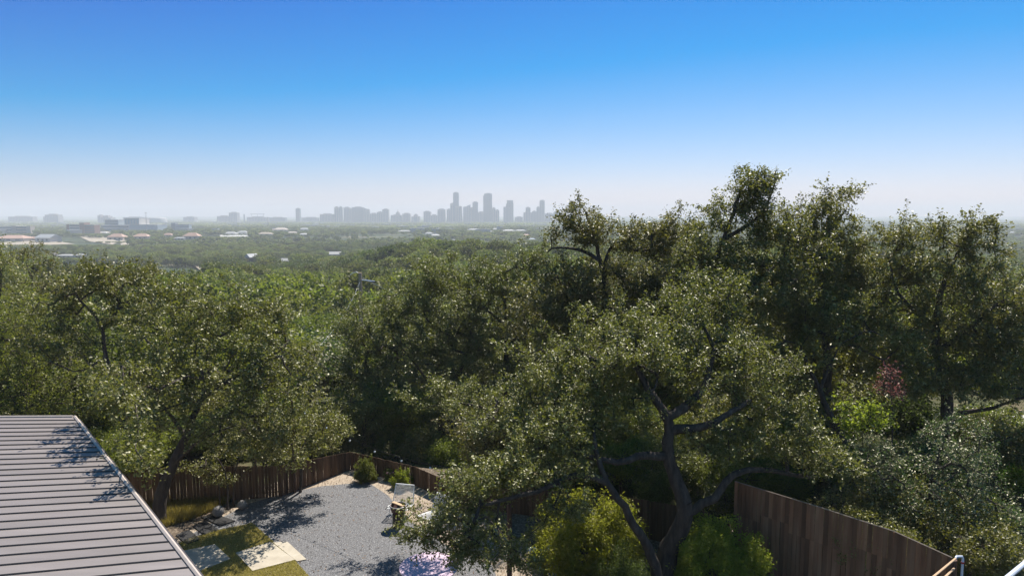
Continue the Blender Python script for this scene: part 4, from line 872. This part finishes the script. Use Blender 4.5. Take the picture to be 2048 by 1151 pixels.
tower(689, 701, 415, 'tower between the paired tower and the wide slab', 'tower2')
tower(702, 733, 414.5, 'wide slab building with rounded top left of downtown', 'tower', secs=[(0, 1, .93), (.12, .85, 1)])
tower(734, 740, 419, 'narrow block attached to the wide slab', 'tower2'); tower(741, 755, 427, 'low pale block right of the wide slab', 'tower2')
tower(755, 766, 424, 'low block with a stepped top beside the small tower', 'tower2'); tower(766, 778, 418.5, 'small tower halfway between wide slab and downtown', 'tower2')
tower(806, 821, 427, 'reddish flat block right of the domed capitol', 'tower2'); tower(824, 840, 429, 'pale block with a small gable between two flat blocks', 'tower2', secs=[(0, 1, .8), (.3, .7, 1)])
tower(848, 862, 423, 'square block left of the downtown cluster', 'tower2'); tower(862, 875, 430, 'low block beside the square block', 'tower2')
r_ = tower(783, 804, 430, 'low capitol building with a small dome and spire', 'tower2', cat='capitol', name='capitol')
hz = P(0, 430, YC)[2]-float(H(0, YC)); MB().lathe([(14, hz-2), (14, hz+8), (12, hz+14), (8, hz+20), (3, hz+23), (2, hz+28), (.5, hz+38)], (8, 0, 0), 16).build('dome', M['tower2'], r_)
tower(593, 601, 417, 'tall clock tower with pointed roof standing alone left of downtown', 'tower3', 'pyramid', Y=4300, cat='tower', name='clock_tower')
tower(461, 477, 425, 'boxy high block left of the stadium', 'tower2', Y=4300, name='hospital_block', cat='building'); tower(437, 461, 432, 'long low wing left of the boxy high block', 'tower2', Y=4350, name='low_block', cat='building')
r_ = tower(497, 536, 434, 'stadium with a thin raised upper stand on the horizon', 'tower2', Y=4400, name='stadium', cat='stadium')
hz = P(0, 428, 4400)[2]-float(H(0, 4400)); w_ = 39*4400/FPX; MB().box((0, -10, hz), (w_*.72, 14, 3)).build('upper_stand', M['tower'], r_)
for sx in (-.3, 0, .3): MB().box((w_*sx, -8, hz-8), (2, 2, 16)).build('support', M['tower'], r_)
tower(487.7, 489.6, 429, 'thin chimney stack left of the stadium', 'tower3', Y=4200, name='chimney_stack', cat='chimney')
tower(540, 572, 435, 'long low building right of the stadium', 'tower3', Y=4500, name='low_block', cat='building'); tower(605, 640, 435, 'long low building right of the clock tower', 'tower2', Y=4600, name='low_block', cat='building')
tower(92, 122, 429, 'long flat building on the left horizon', 'tower2', Y=4000, name='low_block', cat='building', secs=[(0, 1, .8), (.1, .95, 1)])
tower(22, 70, 433, 'very long low building at the far left horizon', 'tower2', Y=4300, name='low_block', cat='building')
tower(200, 226, 432, 'low building with a rooftop shed on the left horizon', 'tower2', Y=3900, name='low_block', cat='building', secs=[(0, 1, .82), (0, .2, 1.1), (.4, .8, 1)])
tower(250, 292, 434.5, 'low building right of the rooftop shed building on the horizon', 'tower2', Y=4300, name='low_block', cat='building')
tower(370, 392, 434, 'low building between the white dome and boxy block', 'tower2', Y=4500, name='low_block', cat='building')
g = P(315, 440, 3900); g[2] = float(H(g[0], g[1])); hh = P(0, 434, 3900)[2]-g[2]; note(g, 55, g[2]+8)
root = empty('white_dome', g, 'wide low white dome roof on the left horizon', 'dome'); MB().lathe([(50, 0), (50, hh-8), (40, hh-3), (22, hh-.8), (.1, hh)], n=24).build('roof', M['paleroof'], root, smooth=True)
g = P(293, 452, 1500); g[2] = float(H(g[0], g[1])); zt = P(293, 424, 1500)[2]-g[2]
root = empty('radio_mast', g, 'thin radio mast above the long glass fronted building', 'mast'); MB().tube([(0, 0, 0), (0, 0, zt)], [.7, .4], 6).build('mast', M['whitew'], root); MB().tube([(-3, 0, zt-2), (3, 0, zt-2)], .4, 6).build('crossbar', M['whitew'], root)
g = P(536, 448, 2200); g[2] = float(H(g[0], g[1])); tag(MB().tube([(0, 0, 0), (0, 0, P(0, 434, 2200)[2]-g[2])], .8, 6).build('lamp_mast', M['tower3'], loc=g), 'thin dark mast below the stadium', 'mast')
# bare clearings
for pts, nm in ((((150, 470), (185, 468), (205, 474), (240, 484), (225, 490), (180, 484)), 'dry_field'), (((240, 480), (262, 478), (256, 494), (242, 494)), 'dry_field'), (((0, 484), (60, 482), (118, 484), (150, 489), (60, 492), (0, 492)), 'dry_field'), (((378, 519), (398, 529), (414, 545), (404, 546), (384, 529), (370, 521)), 'dirt_track'), (((440, 470), (500, 467), (520, 470), (500, 474), (440, 476)), 'car_park')):
    q = [Gt(x, y) for x, y in pts]; c = np.mean(q, 0)
    mb = MB(); n = len(q); mb.add([(v[0], v[1], float(H(v[0], v[1]))+1.2) for v in q]+[(c[0], c[1], float(H(c[0], c[1]))+1.2)], [(i, (i+1) % n, n) for i in range(n)])
    mb.build(nm, M['dirt'] if nm != 'car_park' else M['whitew'])['kind'] = 'structure'
    w2 = (max(v[0] for v in q)-min(v[0] for v in q))/2; note((c[0], min(v[1] for v in q)+.3*(c[1]-min(v[1] for v in q))), w2*.8, c[2]+.5)

def clear_scale(x, y, z, h, sc):
    """trees that would stand in front of a building in the valley are lower ones"""
    sc = sc.copy()
    for bx, by, hw, zv in BL:
        u = y/by; zl = CAMZ+(zv-CAMZ)*u               # sight line height at the tree
        inn = (y < by+hw) & (y > by*.45) & (np.abs(x/np.maximum(y, 1)-bx/by)*y < hw*u+1.5)
        mx = np.maximum((zl-z)/h, .0); sc = np.where(inn, np.minimum(sc, mx), sc)
    return sc

# --- individual trees on the slope (things)
rg = np.random.default_rng(77)
def keepout(x, y):
    k = np.zeros(len(x), bool)
    k |= (np.hypot(x-(-2), y-43) < 10.5)
    k |= (x > 24) & (x < 50) & (y < 52)
    return k
def scatter(y0, y1, spacing, az=.82, jitter=.45):
    ys = np.arange(y0, y1, spacing); out = []
    for y in ys:
        xs = np.arange(-y*az-10, y*az+10, spacing); out.append(np.stack([xs+rg.uniform(-1, 1, len(xs))*spacing*jitter, y+rg.uniform(-1, 1, len(xs))*spacing*jitter], 1))
    return np.concatenate(out)
pts = scatter(41, 112, 6.6); x, y = pts[:, 0], pts[:, 1]; k = ~keepout(x, y); x, y = x[k], y[k]; z = H(x, y)
tv = x/y; order = np.argsort(y); x, y, z = x[order], y[order], z[order]
us = []
for yy in np.arange(30.5, 41, 3.3):
    for xx in np.arange(-26, 30, 3.3):
        X_, Y_ = xx+rg.uniform(-1.4, 1.4), yy+rg.uniform(-1.2, 1.2)
        if math.hypot(X_-.2, Y_-42) < 5.5 or (X_ < -1 and X_ > -12 and Y_ < 39) or (X_ > 22 and Y_ > 34): continue
        us.append((X_, Y_))
for yy in np.arange(22, 30.5, 2.9):
    for xx in np.arange(9, 26, 2.9):
        X_, Y_ = xx+rg.uniform(-1, 1), yy+rg.uniform(-1, 1)
        if X_ < 10.2+(24.4-Y_)*.72 if Y_ < 24.4 else X_ < 9.5: continue
        if X_ > 17 and Y_ < 25: continue
        us.append((X_, Y_))
us += [(2.5, 31), (5, 30), (7.5, 29.5), (4, 34), (7, 33.5), (10, 33), (6, 27.8), (9.3, 27), (1, 33.5), (12.5, 35), (3.5, 38), (8, 38)]
for X_, Y_ in us:
    kind = rg.choice([0, 1, 2, 3], p=[.4, .22, .13, .25]); cr, tr, lb, h = NEARK[kind]
    root = empty(['oak_tree', 'leafy_tree', 'juniper_tree', 'oak_tree'][kind], (X_, Y_, float(H(X_, Y_))), ['small dark oak growing in the thicket just beyond the fence', 'small bright green tree in the thicket just beyond the fence', 'small deep green juniper in the thicket just beyond the fence', 'small greyish oak in the thicket just beyond the fence'][kind]+('' if -12 < X_ < 9 else ' at the left' if X_ < 0 else ' at the right, lower row' if Y_ < 30 else ' at the right, upper row'), 'tree', 'small trees of the thicket beyond the fence', rg.uniform(0, 6.28))
    q = rg.uniform(.36, .55) if Y_ > 30 else rg.uniform(.28, .42); root.scale = (q*1.05, q*1.05, q); obj('crown', cr, root); obj('trunk', tr, root)
cnt = 0
for xi, yi, zi in zip(x, y, z):
    if cnt >= 300: break
    az_ = xi/yi; px_ = 1024+FPX*az_
    kind = rg.choice([0, 1, 2, 3], p=[.42, .2, .2, .18] if not (250 < px_ < 700) else [.2, .42, .28, .1])
    cr, tr, lb, h = NEARK[kind]
    # sight line: the tops follow the canopy line of the photograph's middle distance
    line = 552 if px_ < 640 else (548 if px_ < 1100 else 560)
    line = 612 if abs(px_-728) < 70 and yi < 66 else line
    zl = P(px_, line+rg.uniform(-8, 50), yi)[2]; sc = min(1.15, max(.45, (zl-zi)/h))
    sc *= rg.uniform(.9, 1.05)
    zn = 'beyond the metal roofed house' if px_ < 300 else 'beyond the back fence of the yard' if px_ < 700 else 'behind the dark centre oaks' if px_ < 1150 else 'behind the thick trunked oak' if px_ < 1500 else 'behind the oaks at the right'
    lb = lb.replace(' beyond the fence', '')+(', nearer row, ' if yi < 60 else ', middle rows, ' if yi < 80 else ', lower rows, ')+zn; lb = lb.replace(' standing on the wooded slope', ' on the wooded slope').replace('leafy ', '')
    root = empty(['oak_tree', 'leafy_tree', 'juniper_tree', 'oak_tree'][kind], (xi, yi, zi), lb, 'tree', 'trees on the wooded slope', rg.uniform(0, 6.28)); s_ = sc
    root.scale = (s_*rg.uniform(.9, 1.2), s_*rg.uniform(.9, 1.2), s_)
    obj('crown', cr, root)
    if yi < 75: obj('trunk', tr, root)
    cnt += 1
yend = yi if cnt >= 300 else 112
# --- trees of the woods below: nearest as things, the rest as one mass
src = bpy.data.collections.new('valley_tree_kinds')
def gn_forest(name, x, y, z, sc, rot, idx, meshes, label):
    c = bpy.data.collections.new(name+'_kinds')
    for i, me in enumerate(meshes):
        o = bpy.data.objects.new('%02d_kind' % i, me); c.objects.link(o)
    n = len(x); me = bpy.data.meshes.new(name); me.vertices.add(n); me.vertices.foreach_set('co', np.stack([x, y, z], 1).astype(np.float32).ravel())
    for nm, typ, arr in (('tscale', 'FLOAT', sc), ('trot', 'FLOAT', rot), ('tidx', 'INT', idx)):
        a = me.attributes.new(nm, typ, 'POINT'); a.data.foreach_set('value', np.asarray(arr, np.float32 if typ == 'FLOAT' else np.int32))
    o = obj(name, me); tag(o, label, 'woods', kind='stuff')
    ng = bpy.data.node_groups.new(name, 'GeometryNodeTree'); ng.interface.new_socket('Geometry', in_out='INPUT', socket_type='NodeSocketGeometry'); ng.interface.new_socket('Geometry', in_out='OUTPUT', socket_type='NodeSocketGeometry')
    gi = ng.nodes.new('NodeGroupInput'); go = ng.nodes.new('NodeGroupOutput'); ip = ng.nodes.new('GeometryNodeInstanceOnPoints'); ci = ng.nodes.new('GeometryNodeCollectionInfo')
    ci.inputs['Collection'].default_value = c; ci.inputs['Separate Children'].default_value = True; ci.inputs['Reset Children'].default_value = True
    ip.inputs['Pick Instance'].default_value = True
    def att(nm, dt):
        a = ng.nodes.new('GeometryNodeInputNamedAttribute'); a.data_type = dt; a.inputs[0].default_value = nm; return a.outputs['Attribute']
    cx = ng.nodes.new('ShaderNodeCombineXYZ'); ng.links.new(att('trot', 'FLOAT'), cx.inputs[2])
    cs_ = ng.nodes.new('ShaderNodeCombineXYZ'); s_ = att('tscale', 'FLOAT')
    mxn = ng.nodes.new('ShaderNodeMath'); mxn.operation = 'MAXIMUM'; mxn.inputs[1].default_value = .75; ng.links.new(s_, mxn.inputs[0])
    for q in (0, 1): ng.links.new(mxn.outputs[0], cs_.inputs[q])
    ng.links.new(s_, cs_.inputs[2])
    ng.links.new(gi.outputs[0], ip.inputs['Points']); ng.links.new(ci.outputs[0], ip.inputs['Instance']); ng.links.new(att('tidx', 'INT'), ip.inputs['Instance Index'])
    ng.links.new(cx.outputs[0], ip.inputs['Rotation']); ng.links.new(cs_.outputs[0], ip.inputs['Scale']); ng.links.new(ip.outputs[0], go.inputs[0])
    m = o.modifiers.new('forest', 'NODES'); m.node_group = ng; return o
pts = scatter(yend+5, 1000, 8.2, az=.86); x, y = pts[:, 0], pts[:, 1]; z = H(x, y); n = len(x)
sc = rg.uniform(.5, 1.4, n)*(1+.2*np.sin(x*.03)*np.cos(y*.024)); 
patch = np.sin(x*.017+2)+np.sin(y*.013+x*.008)+rg.normal(size=n)*.8
idx = np.where(patch > .9, 1, np.where(patch < -.7, 2, 0))
sc = clear_scale(x, y, z, 8.8, sc); k = sc > .12; x, y, z, sc, idx = x[k], y[k], z[k], sc[k], idx[k]
rot = rg.uniform(0, 6.28, len(x))
# the most open view: the first 300 in front of the camera are things of their own
ind = np.zeros(len(x), bool); o_ = np.argsort(y+np.abs(x)*.2); o_ = o_[(np.abs(x[o_]/y[o_]) < .76)][:240]; ind[o_] = True
for j in np.where(ind)[0]:
    me, lb, h = MIDK[idx[j]]
    o = obj('valley_tree', me, None, (x[j], y[j], z[j]), rot[j]); q_ = 1024+FPX*x[j]/y[j]; lb += ', below the left oaks' if q_ < 450 else ', left of the utility pole' if q_ < 720 else ', right of the utility pole' if q_ < 1100 else ', behind the tall oaks'; o.scale = (max(sc[j], .75),)*2+(sc[j],); tag(o, lb, 'tree', 'nearer trees of the woods below the slope')
k = ~ind
gn_forest('wooded_valley', x[k], y[k], z[k], sc[k], rot[k], idx[k], [m[0] for m in MIDK], 'dense green woods covering the valley below the slope')
# further woods, coarser crowns
FARK = []
for sd_, h, w, lm in ((121, 8.5, 11, 'far'), (122, 8, 10, 'far'), (123, 9, 10, 'juniper')):
    (lv, lf), _ = proto(sd_, h, w, lm, 60, 7, 1.7, .9, trunk=False); FARK.append(mesh_np('far_crown', lv, [lf], M[lm])); TRIS[0] += len(lf)
pts = scatter(1000, 2300, 11.5, az=.86); x, y = pts[:, 0], pts[:, 1]; z = H(x, y); n = len(x)
dn = np.sin(x*.009+1)+np.sin(y*.007-x*.004)+rg.normal(size=n)*.7; k = dn > -.75; x, y, z = x[k], y[k], z[k]; n = len(x)
sc = clear_scale(x, y, z, 8.8, rg.uniform(.5, 1.45, n)); k = sc > .12; x, y, z, sc = x[k], y[k], z[k], sc[k]; n = len(x)
gn_forest('far_woods', x, y, z, sc, rg.uniform(0, 6.28, n), rg.integers(0, 3, n), FARK, 'hazy woods on the plain beyond the valley')
# woods to the horizon, in groves
GROVE = []
for s_ in range(3):
    rr = np.random.default_rng(130+s_); C = np.stack([rr.uniform(-130, 130, 380), rr.uniform(-130, 130, 380), rr.uniform(3, 7, 380)], 1)
    d = rr.normal(size=(380*14, 3)); d[:, 2] *= .5; CC = np.repeat(C, 14, 0)+d*3.2; CC[:, 2] = np.clip(CC[:, 2], .5, 10)
    lv, lf = leaves(CC, 5.0, rr, .9, .8, .1); GROVE.append(mesh_np('grove', lv, [lf], M['far'])); TRIS[0] += len(lf)
pts = scatter(2420, 9600, 230, az=.9, jitter=.12); x, y = pts[:, 0], pts[:, 1]; z = H(x, y); n = len(x)
gn_forest('horizon_woods', x, y, z-.5, np.full(n, 1.0), rg.uniform(0, 6.28, n), rg.integers(0, 3, n), GROVE, 'blue hazy woods stretching to the horizon')

# scattered pale roofs and cleared patches in the far woods, too many and too small to tell apart
mb = MB()
for k in range(420):
    yy = rg.uniform(1600, 5400); xx = rg.uniform(-.8, .8)*yy
    if rg.random() < .35 and xx > 0: continue
    w = rg.uniform(14, 45); zz = float(H(xx, yy)); mb.box((xx, yy, zz+5.5), (w, rg.uniform(14, 30), 11+rg.uniform(0, 3)), rg.uniform(0, 3))
tag(mb.build('distant_rooftops', M['paleroof']), 'specks of pale rooftops scattered through the far woods', 'rooftops', kind='stuff')

# ------------------------------------------------------------------ utility pole and wires
Yu = 62.; b = P(720, 545, Yu); root = empty('utility_pole', (b[0], b[1], float(H(b[0], b[1]))), 'brown wooden utility pole with a lamp arm above the woods', 'utility pole')
zt = b[2]-root.location.z; M['pole'] = noisemat('pole_wood', [(.3, (.36, .24, .16)), (.7, (.58, .42, .30))], 4, .85, aniso=(1, 1, .2))
MB().tube([(0, 0, -.5), (0, 0, zt)], [.2, .17], 10).build('pole', M['pole'], root)
MB().tube([(.1, 0, zt-.65), (1.35, -.2, zt-.78)], [.05, .05], 8).build('lamp_arm', M['pvc'], root); MB().box((1.25, -.2, zt-.83), (.5, .25, .12), R(-8)).build('lamp_head', M['dkmetal'], root)
MB().tube([(0, 0, zt-.1), (-.3, 0, zt+.05), (-.7, 0, zt-.02), (-.9, 0, zt-.25)], .025, 6).build('bracket', M['pvc'], root)
def wire(a, b, sag, label, r=.007):
    a = np.array(a); b = np.array(b); c = (a+b)/2; pts = [a+(b-a)*u-np.array([0, 0, sag*4*u*(1-u)])-c for u in np.linspace(0, 1, 14)]
    tag(MB().tube(pts, r, 4).build('power_line', M['pvc'], loc=c), label, 'cable')
top = np.array([b[0], b[1], b[2]-.3]); wire(top, P(940, 640, 44), .3, 'thin overhead wire running right from the utility pole'); wire(top-[0, 0, .5], P(640, 690, 40), .5, 'thin overhead wire running down left from the utility pole')

# ------------------------------------------------------------------ haze
hb = MB().box((0, 0, 0), (21000, 21000, 210)).build('haze', plain('haze_tmp', (1, 1, 1)), loc=(0, 0, 210/2-46))
m = bpy.data.materials.new('haze'); m.use_nodes = True; t = m.node_tree; t.nodes.clear(); out = t.nodes.new('ShaderNodeOutputMaterial'); pv = t.nodes.new('ShaderNodeVolumePrincipled')
pv.inputs['Color'].default_value = (.92, .95, .99, 1); pv.inputs['Density'].default_value = 2.15e-4; pv.inputs['Anisotropy'].default_value = 0
t.links.new(pv.outputs[0], out.inputs['Volume']); hb.data.materials.clear(); hb.data.materials.append(m)
tag(hb, 'pale summer haze lying over the valley and the city', 'haze', kind='stuff')
print('TRIS', TRIS[0], 'objects', len(bpy.data.objects))
